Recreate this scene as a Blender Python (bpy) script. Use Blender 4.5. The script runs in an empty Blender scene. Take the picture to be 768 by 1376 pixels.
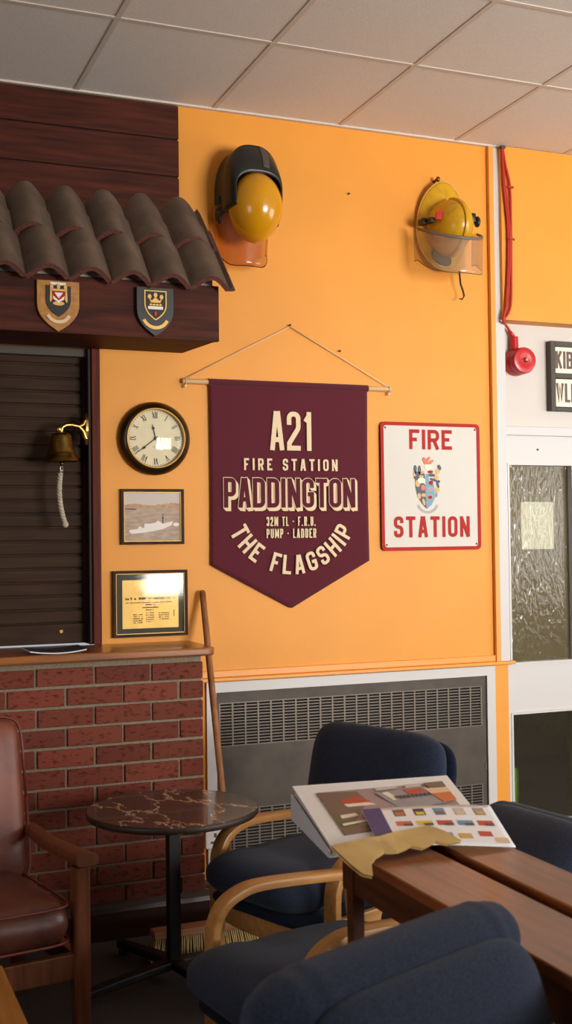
import bpy, bmesh, math, random
from mathutils import Vector, Matrix, Euler
random.seed(7)
PI = math.pi
S = bpy.context.scene
COL = S.collection

# ------------------------------------------------------------------ materials
def lin(c):
    return tuple((v/12.92 if v <= .04045 else ((v+.055)/1.055)**2.4) for v in c)
def rgb(r, g, b):
    return lin((r/255, g/255, b/255)) + (1,)
MATS = {}
def mat(name, c, rough=.6, metal=0., var=0., vscale=20., bump=0., bscale=200., spec=.5, c2=None, stretch=None, coat=0., detail=4., sheen=0., vlo=.35, vhi=.65):
    if name in MATS: return MATS[name]
    m = bpy.data.materials.new(name); m.use_nodes = True
    nt = m.node_tree; N = nt.nodes; L = nt.links
    b = N['Principled BSDF']
    b.inputs['Roughness'].default_value = rough
    b.inputs['Metallic'].default_value = metal
    b.inputs['Specular IOR Level'].default_value = spec
    b.inputs['Coat Weight'].default_value = coat
    b.inputs['Coat Roughness'].default_value = .15
    if sheen: b.inputs['Sheen Weight'].default_value = sheen; b.inputs['Sheen Roughness'].default_value = .5
    col = rgb(*c)
    b.inputs['Base Color'].default_value = col
    tc = N.new('ShaderNodeTexCoord'); mp = N.new('ShaderNodeMapping')
    L.new(tc.outputs['Object'], mp.inputs['Vector'])
    if stretch: mp.inputs['Scale'].default_value = stretch
    if var or c2:
        n = N.new('ShaderNodeTexNoise'); n.inputs['Scale'].default_value = vscale; n.inputs['Detail'].default_value = detail
        L.new(mp.outputs['Vector'], n.inputs['Vector'])
        r = N.new('ShaderNodeValToRGB')
        r.color_ramp.elements[0].position = vlo; r.color_ramp.elements[1].position = vhi
        if c2: d = rgb(*c2)
        else: d = tuple(v*(1-var) for v in col[:3]) + (1,)
        r.color_ramp.elements[0].color = d; r.color_ramp.elements[1].color = col
        L.new(n.outputs['Fac'], r.inputs['Fac']); L.new(r.outputs['Color'], b.inputs['Base Color'])
    if bump:
        n2 = N.new('ShaderNodeTexNoise'); n2.inputs['Scale'].default_value = bscale; n2.inputs['Detail'].default_value = 3
        L.new(mp.outputs['Vector'], n2.inputs['Vector'])
        bp = N.new('ShaderNodeBump'); bp.inputs['Strength'].default_value = bump; bp.inputs['Distance'].default_value = .004
        L.new(n2.outputs['Fac'], bp.inputs['Height']); L.new(bp.outputs['Normal'], b.inputs['Normal'])
    MATS[name] = m
    return m
def wood(name, c, c2, rough=.45, axis='x', scale=6., coat=0., spec=.4):
    st = {'x': (.7, 9, 9), 'y': (9, .7, 9), 'z': (9, 9, .7)}[axis]
    return mat(name, c, rough, c2=c2, vscale=scale, stretch=st, bump=.06, bscale=30, coat=coat, detail=8., vlo=.3, vhi=.7, spec=spec)
def glassy(name, tint, amount=.12, rough=.05, bump=0., bscale=60., stretch=(1,1,1), haze=0., hcol=(200,190,175), refr=0.):
    if name in MATS: return MATS[name]
    m = bpy.data.materials.new(name); m.use_nodes = True
    nt = m.node_tree; N = nt.nodes; L = nt.links
    N.remove(N['Principled BSDF']); out = N['Material Output']
    t = N.new('ShaderNodeBsdfTransparent'); t.inputs['Color'].default_value = rgb(*tint)
    g = N.new('ShaderNodeBsdfGlossy'); g.inputs['Roughness'].default_value = rough
    mx = N.new('ShaderNodeMixShader'); fr = N.new('ShaderNodeFresnel'); fr.inputs['IOR'].default_value = 1.5
    mt = N.new('ShaderNodeMath'); mt.operation = 'MULTIPLY_ADD'; mt.inputs[1].default_value = 1.; mt.inputs[2].default_value = amount
    ge = N.new('ShaderNodeNewGeometry'); iv = N.new('ShaderNodeMath'); iv.operation = 'SUBTRACT'; iv.inputs[0].default_value = 1.
    L.new(ge.outputs['Backfacing'], iv.inputs[1]); ml = N.new('ShaderNodeMath'); ml.operation = 'MULTIPLY'
    L.new(fr.outputs['Fac'], mt.inputs[0]); L.new(mt.outputs[0], ml.inputs[0]); L.new(iv.outputs[0], ml.inputs[1]); L.new(ml.outputs[0], mx.inputs['Fac'])
    L.new(t.outputs[0], mx.inputs[1]); L.new(g.outputs[0], mx.inputs[2]); L.new(mx.outputs[0], out.inputs['Surface'])
    if refr:
        rf = N.new('ShaderNodeBsdfRefraction'); rf.inputs['IOR'].default_value = 1.35; rf.inputs['Roughness'].default_value = .03; rf.inputs['Color'].default_value = rgb(*tint)
        m3 = N.new('ShaderNodeMixShader'); m3.inputs['Fac'].default_value = refr
        L.new(t.outputs[0], m3.inputs[1]); L.new(rf.outputs[0], m3.inputs[2]); L.new(m3.outputs[0], mx.inputs[1])
    if haze:
        df = N.new('ShaderNodeBsdfDiffuse'); df.inputs['Color'].default_value = rgb(*hcol)
        m2 = N.new('ShaderNodeMixShader'); m2.inputs['Fac'].default_value = haze
        L.new(mx.outputs[0], m2.inputs[1]); L.new(df.outputs[0], m2.inputs[2]); L.new(m2.outputs[0], out.inputs['Surface'])
    if bump:
        tc = N.new('ShaderNodeTexCoord'); mp = N.new('ShaderNodeMapping'); mp.inputs['Scale'].default_value = stretch
        n = N.new('ShaderNodeTexNoise'); n.inputs['Scale'].default_value = bscale; n.inputs['Detail'].default_value = 2
        n.inputs['Distortion'].default_value = .6
        bp = N.new('ShaderNodeBump'); bp.inputs['Strength'].default_value = bump; bp.inputs['Distance'].default_value = .01
        L.new(tc.outputs['Object'], mp.inputs['Vector']); L.new(mp.outputs['Vector'], n.inputs['Vector'])
        L.new(n.outputs['Fac'], bp.inputs['Height']); L.new(bp.outputs['Normal'], g.inputs['Normal']); L.new(bp.outputs['Normal'], fr.inputs['Normal'])
        if refr: L.new(bp.outputs['Normal'], rf.inputs['Normal'])
    MATS[name] = m
    return m

M_ORANGE = mat('orange_paint', (236,156,54), .5, var=.05, vscale=3, bump=.12, bscale=160, spec=.35)
M_ORANGE_TRIM = mat('orange_gloss_paint', (236,158,66), .35, bump=.03, bscale=60)
M_WHITE = mat('white_paint', (206,202,199), .4, bump=.04, bscale=70)
M_WHITEPANEL = mat('white_wall_paint', (206,199,190), .6, bump=.08, bscale=90)
M_CEIL = mat('ceiling_tile', (236,228,218), .9, var=.1, vscale=160, bump=.3, bscale=220)
M_TBAR = mat('ceiling_bar', (214,202,188), .6)
M_CARPET = mat('carpet', (74,66,62), .95, var=.55, vscale=230, bump=.6, bscale=300)
M_MAHOG = wood('mahogany', (88,41,28), (52,25,17), .6, 'x', 5, spec=.15)
M_MAHOG_V = wood('mahogany_upright', (104,42,24), (64,26,16), .5, 'z', 5, spec=.12)
M_DARKFRAME = wood('dark_frame_wood', (48,29,21), (30,18,14), .5, 'z', 5, spec=.2)
M_SHUTTER = wood('shutter_wood', (66,47,34), (50,35,25), .6, 'x', 6, spec=.12)
M_BARTOP = wood('bar_top_wood', (168,104,50), (128,72,32), .28, 'x', 5, coat=.3)
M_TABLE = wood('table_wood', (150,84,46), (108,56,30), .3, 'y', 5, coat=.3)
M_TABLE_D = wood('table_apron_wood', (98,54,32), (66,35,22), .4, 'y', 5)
M_BEECH = wood('bent_beech', (204,150,88), (182,126,68), .38, 'y', 5, coat=.15)
M_TEAK = wood('teak_frame', (122,68,38), (86,46,26), .38, 'z', 5)
M_OAK = wood('oak_table', (190,134,60), (160,104,44), .4, 'y', 5)
M_POLE = wood('broom_handle_wood', (166,110,68), (128,78,46), .5, 'z', 5)
M_BROOMHEAD = wood('broom_head_wood', (176,122,88), (150,98,68), .55, 'x', 6)
M_BRISTLE = mat('bristles', (196,166,106), .8, var=.3, vscale=60)
M_BRISTLE_D = mat('bristle_core', (70,52,36), .9)
M_ROOM = mat('room_brown_paint', (110,78,58), .8, bump=.05, bscale=90)
M_MORTAR = mat('mortar', (150,134,112), .95, var=.25, vscale=90, bump=.6, bscale=220)
M_SKIRT = mat('dark_skirting', (52,27,22), .3, bump=.04, bscale=30, var=.2, vscale=8)
M_TILE = mat('roof_tile', (108,88,72), .9, c2=(88,71,58), vscale=9, bump=.25, bscale=260)
M_TILE_E = mat('roof_tile_edge', (112,62,48), .95, c2=(84,46,36), vscale=120, bump=.6, bscale=300)
M_MORTARW = mat('white_bedding', (206,198,188), .85, var=.2, vscale=40, bump=.3, bscale=120)
M_BRASS = mat('brass', (206,166,92), .28, 1., var=.15, vscale=30)
M_BRASS_OLD = mat('aged_brass', (150,116,56), .3, 1., c2=(104,80,40), vscale=18)
M_ROPE = mat('rope', (206,192,170), .9, var=.35, vscale=160, bump=.8, bscale=240)
M_CLOCKRIM = mat('clock_rim', (74,48,24), .28, .45, c2=(38,24,14), vscale=8, stretch=(1,1,1))
M_GOLD = mat('gold_line', (206,164,88), .5, .6)
M_DIAL = mat('clock_dial', (236,222,186), .6, var=.08, vscale=14)
M_INK = mat('black_ink', (34,30,28), .6)
M_CLOCKGLASS = glassy('clock_glass', (252,252,250), -.012, .06)
M_PICGLASS = glassy('picture_glass', (246,246,244), -.005, .06)
M_FRAME = mat('dark_moulding', (62,40,24), .5, c2=(38,25,15), vscale=12, spec=.12)
M_MATDARK = mat('grey_mount', (78,78,72), .7)
M_GOLDPLATE = mat('gold_foil', (206,168,96), .42, .7, var=.15, vscale=9, bump=.15, bscale=14)
M_SEA = mat('print_sea', (186,162,140), .6, c2=(164,140,120), vscale=24, stretch=(1,1,5))
M_SKYP = mat('print_sky', (200,188,178), .6)
M_SHORE = mat('print_shore', (176,134,92), .6, c2=(198,160,120), vscale=40)
M_SHIP = mat('print_ship', (232,224,214), .6)
M_SHIPD = mat('print_dark', (96,78,70), .6)
M_BANNER = mat('maroon_felt', (92,22,38), .95, var=.12, vscale=300, bump=.3, bscale=400, sheen=.15)
M_CREAM = mat('cream_print', (234,210,172), .8)
M_DOWEL = wood('dowel', (222,184,134), (200,160,110), .5, 'x', 8)
M_CORD = mat('cord', (226,202,160), .9)
M_SIGNW = mat('sign_enamel', (218,211,200), .5, spec=.2, var=.03, vscale=6)
M_SIGNR = mat('sign_red', (182,40,34), .55, spec=.15, var=.12, vscale=50)
M_YEL = mat('yellow_helmet', (214,148,8), .22, var=.08, vscale=12, coat=.4)
M_YEL2 = mat('worn_yellow_helmet', (206,156,16), .33, c2=(160,116,18), vscale=16, coat=.2, vlo=.25, vhi=.5)
M_BLACKL = mat('black_leather', (34,36,34), .35, bump=.15, bscale=60)
M_BLACK = mat('black_plastic', (26,24,23), .4)
M_BLACKM = mat('black_metal', (20,19,19), .45, spec=.4)
M_GREYD = mat('dark_grey', (82,77,70), .6, spec=.25)
M_VISOR = glassy('visor', (246,230,216), .02, .18, haze=.06, hcol=(170,130,95))
M_VISOR2 = glassy('clear_visor', (246,242,234), .05, .2, haze=.12, hcol=(205,185,160))
M_RED = mat('red_plastic', (190,26,28), .3)
M_REDCABLE = mat('red_cable', (186,40,26), .45)
M_STEEL = mat('steel', (170,165,158), .3, 1.)
M_HEATER = mat('heater_metal', (84,74,64), .5, .1, c2=(68,60,53), vscale=7, spec=.3)
M_HEATBAR = mat('heater_bars', (108,96,84), .42, .4)
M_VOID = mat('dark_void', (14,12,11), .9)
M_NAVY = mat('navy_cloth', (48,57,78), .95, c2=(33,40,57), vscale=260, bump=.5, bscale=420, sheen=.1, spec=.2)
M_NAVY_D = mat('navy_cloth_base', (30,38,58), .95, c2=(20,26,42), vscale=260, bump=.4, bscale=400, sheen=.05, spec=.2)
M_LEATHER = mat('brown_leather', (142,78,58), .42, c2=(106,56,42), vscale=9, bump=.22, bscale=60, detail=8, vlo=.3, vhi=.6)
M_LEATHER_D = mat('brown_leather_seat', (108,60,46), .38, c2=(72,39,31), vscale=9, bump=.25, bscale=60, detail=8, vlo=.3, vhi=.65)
M_PIPING = mat('leather_piping', (112,44,34), .4)
M_PAPER = mat('paper_white', (236,232,226), .6)
M_PAPERGLOSS = mat('glossy_paper', (238,238,240), .3)
M_ENV = mat('manila', (206,172,108), .75, c2=(190,154,92), vscale=10, bump=.15, bscale=40)
M_BLUE = mat('print_blue', (50,54,120), .4)
M_SOCKET = mat('socket_white', (232,228,222), .35)
M_CORR = mat('corridor_wall', (150,138,112), .8, var=.1, vscale=4)
M_CORRD = mat('corridor_dark', (58,50,40), .8)
M_GREEN = mat('green_sign', (120,190,30), .5)
M_OBSCURE = glassy('obscure_glass', (238,237,226), .02, .14, bump=.32, bscale=36, stretch=(1.3,1,.6), refr=.35)
M_PCOL = {k: mat('print_'+k, v, .45) for k, v in dict(red=(190,70,54), brown=(120,98,88), green=(92,100,62), sky=(110,140,190), mauve=(164,140,140), orange=(206,112,60), gold=(206,164,84), grey=(150,146,150), dark=(70,62,72), steel=(98,146,170), navy=(40,46,70), rust=(212,96,52), yellow=(222,190,60), beige=(222,190,150), cream=(236,226,200)).items()}

# ------------------------------------------------------------------ building helpers
def tag(o, label=None, cat=None, group=None, kind=None):
    if label: o['label'] = label
    if cat: o['category'] = cat
    if group: o['group'] = group
    if kind: o['kind'] = kind
    return o
WLOC = {}
def thing(name, label, cat, loc=(0,0,0), group=None, kind=None):
    o = bpy.data.objects.new(name, None); COL.objects.link(o)
    o.empty_display_size = .05
    o.location = loc; WLOC[o] = Vector(loc)
    return tag(o, label, cat, group, kind)

class MB:
    def __init__(s): s.bm = bmesh.new()
    def face(s, vs):
        try: return s.bm.faces.new(vs)
        except ValueError: return None
    def box(s, x0, x1, y0, y1, z0, z1, bev=0., M=None):
        vs = [s.bm.verts.new((x, y, z)) for x in (x0, x1) for y in (y0, y1) for z in (z0, z1)]
        F = [(0,1,3,2), (4,6,7,5), (0,4,5,1), (2,3,7,6), (0,2,6,4), (1,5,7,3)]
        fs = [s.bm.faces.new([vs[i] for i in f]) for f in F]
        if bev:
            es = list({e for f in fs for e in f.edges})
            r = bmesh.ops.bevel(s.bm, geom=es, offset=bev, segments=2, affect='EDGES', profile=.5)
            vs = list({v for f in r['faces'] for v in f.verts} | {v for v in vs if v.is_valid})
        if M is not None:
            for v in vs: v.co = M @ v.co
        return s
    def prism(s, pts, y0, y1, plane='xz', M=None):
        """polygon in a plane, extruded along the third axis"""
        def P(a, b, c):
            return {'xz': (a, c, b), 'xy': (a, b, c), 'yz': (c, a, b)}[plane]
        A = [s.bm.verts.new(P(a, b, y0)) for a, b in pts]; B = [s.bm.verts.new(P(a, b, y1)) for a, b in pts]
        n = len(pts)
        s.face(A); s.face(B[::-1])
        for i in range(n): s.face([A[i], B[i], B[(i+1) % n], A[(i+1) % n]])
        if M is not None:
            for v in A+B: v.co = M @ v.co
        return s
    def ring(s, outer, inner, y0, y1):
        """frame between two outlines of equal length, xz plane"""
        n = len(outer)
        a = [[s.bm.verts.new((p[0], y, p[1])) for p in L] for y in (y0, y1) for L in (outer, inner)]
        for i in range(n):
            j = (i+1) % n
            s.face([a[0][i], a[0][j], a[1][j], a[1][i]]); s.face([a[2][i], a[3][i], a[3][j], a[2][j]])
            s.face([a[0][i], a[2][i], a[2][j], a[0][j]]); s.face([a[1][i], a[1][j], a[3][j], a[3][i]])
        return s
    def tube(s, pts, r, seg=10, cap=True):
        pts = [Vector(p) for p in pts]; n = len(pts)
        rs = r if isinstance(r, (list, tuple)) else [r]*n
        rings = []; ref = None
        for i, p in enumerate(pts):
            t = (pts[min(i+1, n-1)] - pts[max(i-1, 0)]).normalized()
            if ref is None:
                ref = t.orthogonal().normalized()
            ref = (ref - t*ref.dot(t))
            if ref.length < 1e-6: ref = t.orthogonal()
            ref.normalize(); b = t.cross(ref)
            rings.append([s.bm.verts.new(p + (ref*math.cos(2*PI*k/seg) + b*math.sin(2*PI*k/seg))*rs[i]) for k in range(seg)])
        for i in range(n-1):
            for k in range(seg):
                s.face([rings[i][k], rings[i][(k+1) % seg], rings[i+1][(k+1) % seg], rings[i+1][k]])
        if cap: s.face(rings[0][::-1]); s.face(rings[-1])
        return s
    def lathe(s, prof, c, axis='z', seg=40, sx=1., sz=1., cap=True):
        """prof: (radius, height along axis)"""
        c = Vector(c); rings = []
        for r, h in prof:
            R = []
            for k in range(seg):
                a = 2*PI*k/seg; u, v = r*math.cos(a)*sx, r*math.sin(a)*sz
                d = {'z': (u, v, h), 'y': (u, h, v), 'x': (h, u, v)}[axis]
                R.append(s.bm.verts.new(c + Vector(d)))
            rings.append(R)
        for i in range(len(rings)-1):
            for k in range(seg):
                s.face([rings[i][k], rings[i][(k+1) % seg], rings[i+1][(k+1) % seg], rings[i+1][k]])
        if cap and prof[0][0] > 1e-5: s.face(rings[0][::-1])
        if cap and prof[-1][0] > 1e-5: s.face(rings[-1])
        bmesh.ops.remove_doubles(s.bm, verts=[v for R in (rings[0], rings[-1]) for v in R], dist=1e-6)
        return s
    def sweep(s, pts, A, w, t, ch=.25, ws=None):
        """rectangular section with chamfered edges swept along pts; A = constant width axis"""
        pts = [Vector(p) for p in pts]; A = Vector(A).normalized(); n = len(pts); rings = []
        for i, p in enumerate(pts):
            T = (pts[min(i+1, n-1)] - pts[max(i-1, 0)]).normalized(); Nn = T.cross(A).normalized()
            ww = ws[i] if ws else w
            c = min(ww, t)*ch; hw, ht = ww/2, t/2
            sec = [(hw-c, ht), (hw-c*.3, ht-c*.3), (hw, ht-c), (hw, -ht+c), (hw-c*.3, -ht+c*.3), (hw-c, -ht), (-hw+c, -ht), (-hw+c*.3, -ht+c*.3), (-hw, -ht+c), (-hw, ht-c), (-hw+c*.3, ht-c*.3), (-hw+c, ht)]
            rings.append([s.bm.verts.new(p + A*a + Nn*b) for a, b in sec])
        m = len(rings[0])
        for i in range(n-1):
            for k in range(m): s.face([rings[i][k], rings[i][(k+1) % m], rings[i+1][(k+1) % m], rings[i+1][k]])
        s.face(rings[0][::-1]); s.face(rings[-1])
        return s
    def pillow(s, a, b, t, M, n=4.5, seg=64, edge=5., crown=0., tb=None, fn=None):
        """stuffed cushion: superellipse outline a x b, half thickness t (tb on the far side)"""
        tb = t if tb is None else tb
        ss = [0, .3, .55, .75, .87, .93, .965, .985, .996, 1.0]
        def P(sv, k, sg):
            th = 2*PI*k/seg; c, d = math.cos(th), math.sin(th)
            x = a*math.copysign(abs(c)**(2/n), c)*sv; y = b*math.copysign(abs(d)**(2/n), d)*sv
            z = (1-sv**edge)**.5*(t if sg > 0 else tb)*sg
            z += sg*crown*(1-sv*sv)
            v = Vector((x, y, z))
            if fn: v = fn(v)
            return s.bm.verts.new(M @ v)
        top = [[P(0, 0, 1)]] + [[P(sv, k, 1) for k in range(seg)] for sv in ss[1:]]
        bot = [[P(0, 0, -1)]] + [[P(sv, k, -1) for k in range(seg)] for sv in ss[1:-1]] + [top[-1]]
        for R, fl in ((top, 0), (bot, 1)):
            for k in range(seg):
                q = [R[0][0], R[1][k], R[1][(k+1) % seg]]
                s.face(q if not fl else q[::-1])
            for i in range(1, len(R)-1):
                for k in range(seg):
                    q = [R[i][k], R[i+1][k], R[i+1][(k+1) % seg], R[i][(k+1) % seg]]
                    s.face(q if not fl else q[::-1])
        return s
    def ell(s, c, r, seg=24, rings=14, M=None, fn=None):
        c = Vector(c); R = []
        for i in range(rings+1):
            p = PI*i/rings
            row = []
            for k in range(seg):
                a = 2*PI*k/seg
                v = Vector((r[0]*math.sin(p)*math.cos(a), r[1]*math.sin(p)*math.sin(a), r[2]*math.cos(p)))
                if fn: v = fn(v)
                if M is not None: v = M @ v
                row.append(s.bm.verts.new(c+v))
            R.append(row)
        for i in range(rings):
            for k in range(seg): s.face([R[i][k], R[i+1][k], R[i+1][(k+1) % seg], R[i][(k+1) % seg]])
        bmesh.ops.remove_doubles(s.bm, verts=R[0]+R[-1], dist=1e-6)
        return s
    def grid(s, P, nu, nv):
        V = [[s.bm.verts.new(P(i/nu, j/nv)) for j in range(nv+1)] for i in range(nu+1)]
        for i in range(nu):
            for j in range(nv): s.face([V[i][j], V[i+1][j], V[i+1][j+1], V[i][j+1]])
        return s
    def build(s, name, m, parent=None, smooth=False, label=None, solid=0., angle=None):
        bmesh.ops.recalc_face_normals(s.bm, faces=s.bm.faces[:])
        off = Vector((0, 0, 0)); p = parent
        while p is not None:
            off += WLOC.get(p, Vector((0, 0, 0))); p = p.parent
        if off.length: bmesh.ops.translate(s.bm, verts=s.bm.verts[:], vec=-off)
        me = bpy.data.meshes.new(name); s.bm.to_mesh(me); s.bm.free()
        ms = m if isinstance(m, (list, tuple)) else [m]
        for q in ms: me.materials.append(q)
        o = bpy.data.objects.new(name, me); COL.objects.link(o)
        if parent is not None: o.parent = parent
        if smooth:
            for f in me.polygons: f.use_smooth = True
            if angle: me.set_sharp_from_angle(angle=math.radians(angle))
        if solid:
            md = o.modifiers.new('thickness', 'SOLIDIFY'); md.thickness = solid; md.offset = 0
        if label: o['label'] = label
        return o

def rrect(x0, x1, z0, z1, r, n=6):
    P = []
    for cx, cz, a0 in ((x1-r, z1-r, 0), (x0+r, z1-r, 90), (x0+r, z0+r, 180), (x1-r, z0+r, 270)):
        for i in range(n+1):
            a = math.radians(a0 + 90*i/n); P.append((cx+r*math.cos(a), cz+r*math.sin(a)))
    return P
def ellp(cx, cz, rx, rz, n=28, rot=0.):
    P = []
    for i in range(n):
        a = 2*PI*i/n; x, z = rx*math.cos(a), rz*math.sin(a)
        P.append((cx + x*math.cos(rot) - z*math.sin(rot), cz + x*math.sin(rot) + z*math.cos(rot)))
    return P
def rnd(pts, closed=False, rmin=0.):
    """polyline of (x, y[, tangent length]) -> points with arcs at the corners; arcs tighter than rmin stay sharp"""
    out = []; n = len(pts)
    for i, p in enumerate(pts):
        L = p[2] if len(p) > 2 else 0
        if L == 0 or (not closed and i in (0, n-1)): out.append((p[0], p[1])); continue
        P = Vector(p[:2]); A = Vector(pts[i-1][:2])-P; B = Vector(pts[(i+1) % n][:2])-P
        L = min(L, A.length*.499, B.length*.499); u, v = A.normalized(), B.normalized()
        th = u.angle(v); rad = L*math.tan(th/2)
        if rad < rmin and min(A.length, B.length)*.499*math.tan(th/2) >= rmin: rad = rmin; L = rad/math.tan(th/2)
        if rad < rmin: out.append((p[0], p[1])); continue
        c = P + (u+v).normalized()*(rad/math.sin(th/2)); a0, a1 = P+u*L-c, P+v*L-c
        t0, t1 = math.atan2(a0.y, a0.x), math.atan2(a1.y, a1.x); d = (t1-t0+PI) % (2*PI)-PI
        for k in range(9): out.append((c.x+rad*math.cos(t0+d*k/8), c.y+rad*math.sin(t0+d*k/8)))
    return out

# ---- condensed block lettering drawn as strokes
G = {
 'A': (1.0, [([(0,0),(.42,1)],0), ([(1,0),(.58,1)],0), ([(.2,.24),(.8,.24)],0)]),
 'B': (.95, [([(0,0),(0,1)],0), ([(.1,1),(1,1,.3),(1,.53,.3),(.1,.53)],0), ([(.3,.53),(1,.53,.3),(1,0,.3),(.1,0)],0)]),
 'D': (.95, [([(0,0),(0,1),(1,1,.35),(1,0,.35)],1)]),
 'E': (.82, [([(1,1),(0,1),(0,0),(1,0)],0), ([(0,.51),(.85,.51)],0)]),
 'F': (.80, [([(1,1),(0,1),(0,0)],0), ([(0,.49),(.85,.49)],0)]),
 'G': (.95, [([(1,.70),(1,1,.35),(0,1,.35),(0,0,.35),(1,0,.3),(1,.45),(.5,.45)],0)]),
 'H': (.98, [([(0,0),(0,1)],0), ([(1,0),(1,1)],0), ([(0,.5),(1,.5)],0)]),
 'I': (0, [([(0,0),(0,1)],0)]),
 'K': (1.0, [([(0,0),(0,1)],0), ([(1,1),(.06,.42)],0), ([(.36,.6),(1,0)],0)]),
 'L': (.78, [([(0,1),(0,0),(1,0)],0)]),
 'M': (1.45, [([(0,0),(0,1)],0), ([(1,0),(1,1)],0), ([(.03,1),(.5,.12)],0), ([(.97,1),(.5,.12)],0)]),
 'N': (1.02, [([(0,0),(0,1)],0), ([(1,0),(1,1)],0), ([(.02,1),(.98,0)],0)]),
 'O': (.98, [([(0,0,.35),(0,1,.35),(1,1,.35),(1,0,.35)],1)]),
 'P': (.92, [([(0,0),(0,1)],0), ([(.1,1),(1,1,.3),(1,.44,.3),(.1,.44)],0)]),
 'R': (.95, [([(0,0),(0,1)],0), ([(.1,1),(1,1,.3),(1,.47,.3),(.1,.47)],0), ([(.55,.47),(1,0)],0)]),
 'S': (.92, [([(1,.72),(1,1,.35),(0,1,.35),(0,.54,.3),(1,.46,.3),(1,0,.35),(0,0,.35),(0,.28)],0)]),
 'T': (.92, [([(0,1),(1,1)],0), ([(.5,1),(.5,0)],0)]),
 'U': (.95, [([(0,1),(0,0,.35),(1,0,.35),(1,1)],0)]),
 'W': (1.45, [([(0,1),(.25,0),(.5,.9),(.75,0),(1,1)],0)]),
 '1': (.5, [([(.75,0),(.75,1)],0), ([(.75,.96),(0,.78)],0)]),
 '2': (.95, [([(0,.68),(0,1,.35),(1,1,.35),(1,.58,.2),(0,.14),(0,0),(1,0)],0)]),
 '3': (.92, [([(0,.75),(0,1,.35),(1,1,.35),(1,.53,.25),(.4,.53)],0), ([(.6,.53),(1,.53,.25),(1,0,.35),(0,0,.35),(0,.25)],0)]),
}
def ribbon(mb, pts, t, y0, y1, closed, M):
    P = [Vector(p) for p in pts]
    Q = [P[0]]
    for p in P[1:]:
        if (p-Q[-1]).length > 1e-6: Q.append(p)
    if closed and (Q[0]-Q[-1]).length < 1e-6: Q.pop()
    n = len(Q); Lf = []; Rt = []
    for i in range(n):
        if closed: d0 = (Q[i]-Q[i-1]).normalized(); d1 = (Q[(i+1) % n]-Q[i]).normalized()
        else:
            d0 = (Q[i]-Q[i-1]).normalized() if i else (Q[1]-Q[0]).normalized()
            d1 = (Q[i+1]-Q[i]).normalized() if i < n-1 else d0
        n0 = Vector((-d0.y, d0.x)); n1 = Vector((-d1.y, d1.x)); m = (n0+n1)
        if m.length < 1e-4: m = n0.copy()
        m.normalize(); k = t/2/max(.6, m.dot(n0))
        Lf.append(Q[i]+m*k); Rt.append(Q[i]-m*k)
    V = [[mb.bm.verts.new(M @ Vector((q.x, y, q.y))) for q in L] for L in (Lf, Rt) for y in (y0, y1)]
    for i in range(n if closed else n-1):
        j = (i+1) % n
        mb.face([V[0][i], V[0][j], V[2][j], V[2][i]]); mb.face([V[1][i], V[3][i], V[3][j], V[1][j]])
        mb.face([V[0][i], V[1][i], V[1][j], V[0][j]]); mb.face([V[2][i], V[2][j], V[3][j], V[3][i]])
    if not closed:
        for i in (0, n-1): mb.face([V[0][i], V[2][i], V[3][i], V[1][i]])
def glyph_w(ch, w, t):
    if ch == ' ': return w*.62
    if ch in '.·': return t*1.1
    k = G[ch][0]
    return t if k == 0 else (w-t)*k + t
def glyph(mb, ch, w, h, t, y0, y1, M):
    if ch == ' ': return
    if ch in '.·':
        b = 0 if ch == '.' else h*.5-t/2
        mb.prism([(0, b), (t, b), (t, b+t), (0, b+t)], y0, y1, M=M); return
    W = glyph_w(ch, w, t)-t; H = h-t
    for si, (pts, cl) in enumerate(G[ch][1]):
        q = [(t/2+p[0]*W, t/2+p[1]*H) + ((p[2]*min(W, H)*1.3,) if len(p) > 2 else ()) for p in pts]
        # open strokes end flush with the letter box
        q = [list(p) for p in q]
        if not cl:
            for i in (0, -1):
                if pts[i][1] == 0: q[i][1] -= t/2
                elif pts[i][1] == 1 and not (abs(pts[i][0]-.02) < .02 or abs(pts[i][0]-.98) < .02) : q[i][1] += t/2
                j = 1 if i == 0 else -2
                if pts[i][1] == pts[j][1]:
                    if pts[i][0] == 1: q[i][0] += t/2; q[i][1] = t/2+pts[i][1]*H
                    elif pts[i][0] == 0: q[i][0] -= t/2; q[i][1] = t/2+pts[i][1]*H
                    else: q[i][1] = t/2+pts[i][1]*H
        ribbon(mb, rnd([tuple(p) for p in q], cl, t*.51), t, y0-.00025*si, y1, cl, M)
def text_line(mb, txt, x0, x1, z0, h, t, y0, y1, gap, w=None):
    """fits txt between x0 and x1 by solving the letter width"""
    lo, hi = t*1.2, h*2
    tot = lambda w: sum(glyph_w(c, w, t) for c in txt) + gap*(len(txt)-1)
    for _ in range(40):
        m = (lo+hi)/2
        if tot(m) > x1-x0: hi = m
        else: lo = m
    w = (lo+hi)/2; x = x0; res = []
    for c in txt:
        glyph(mb, c, w, h, t, y0, y1, Matrix.Translation((x, 0, z0))); res.append((c, x)); x += glyph_w(c, w, t)+gap
    return w, res
def text_at(mb, res, w, z0, h, t, y0, y1, dx=0, dz=0):
    for c, x in res: glyph(mb, c, w, h, t, y0, y1, Matrix.Translation((x+dx, 0, z0+dz)))

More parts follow.
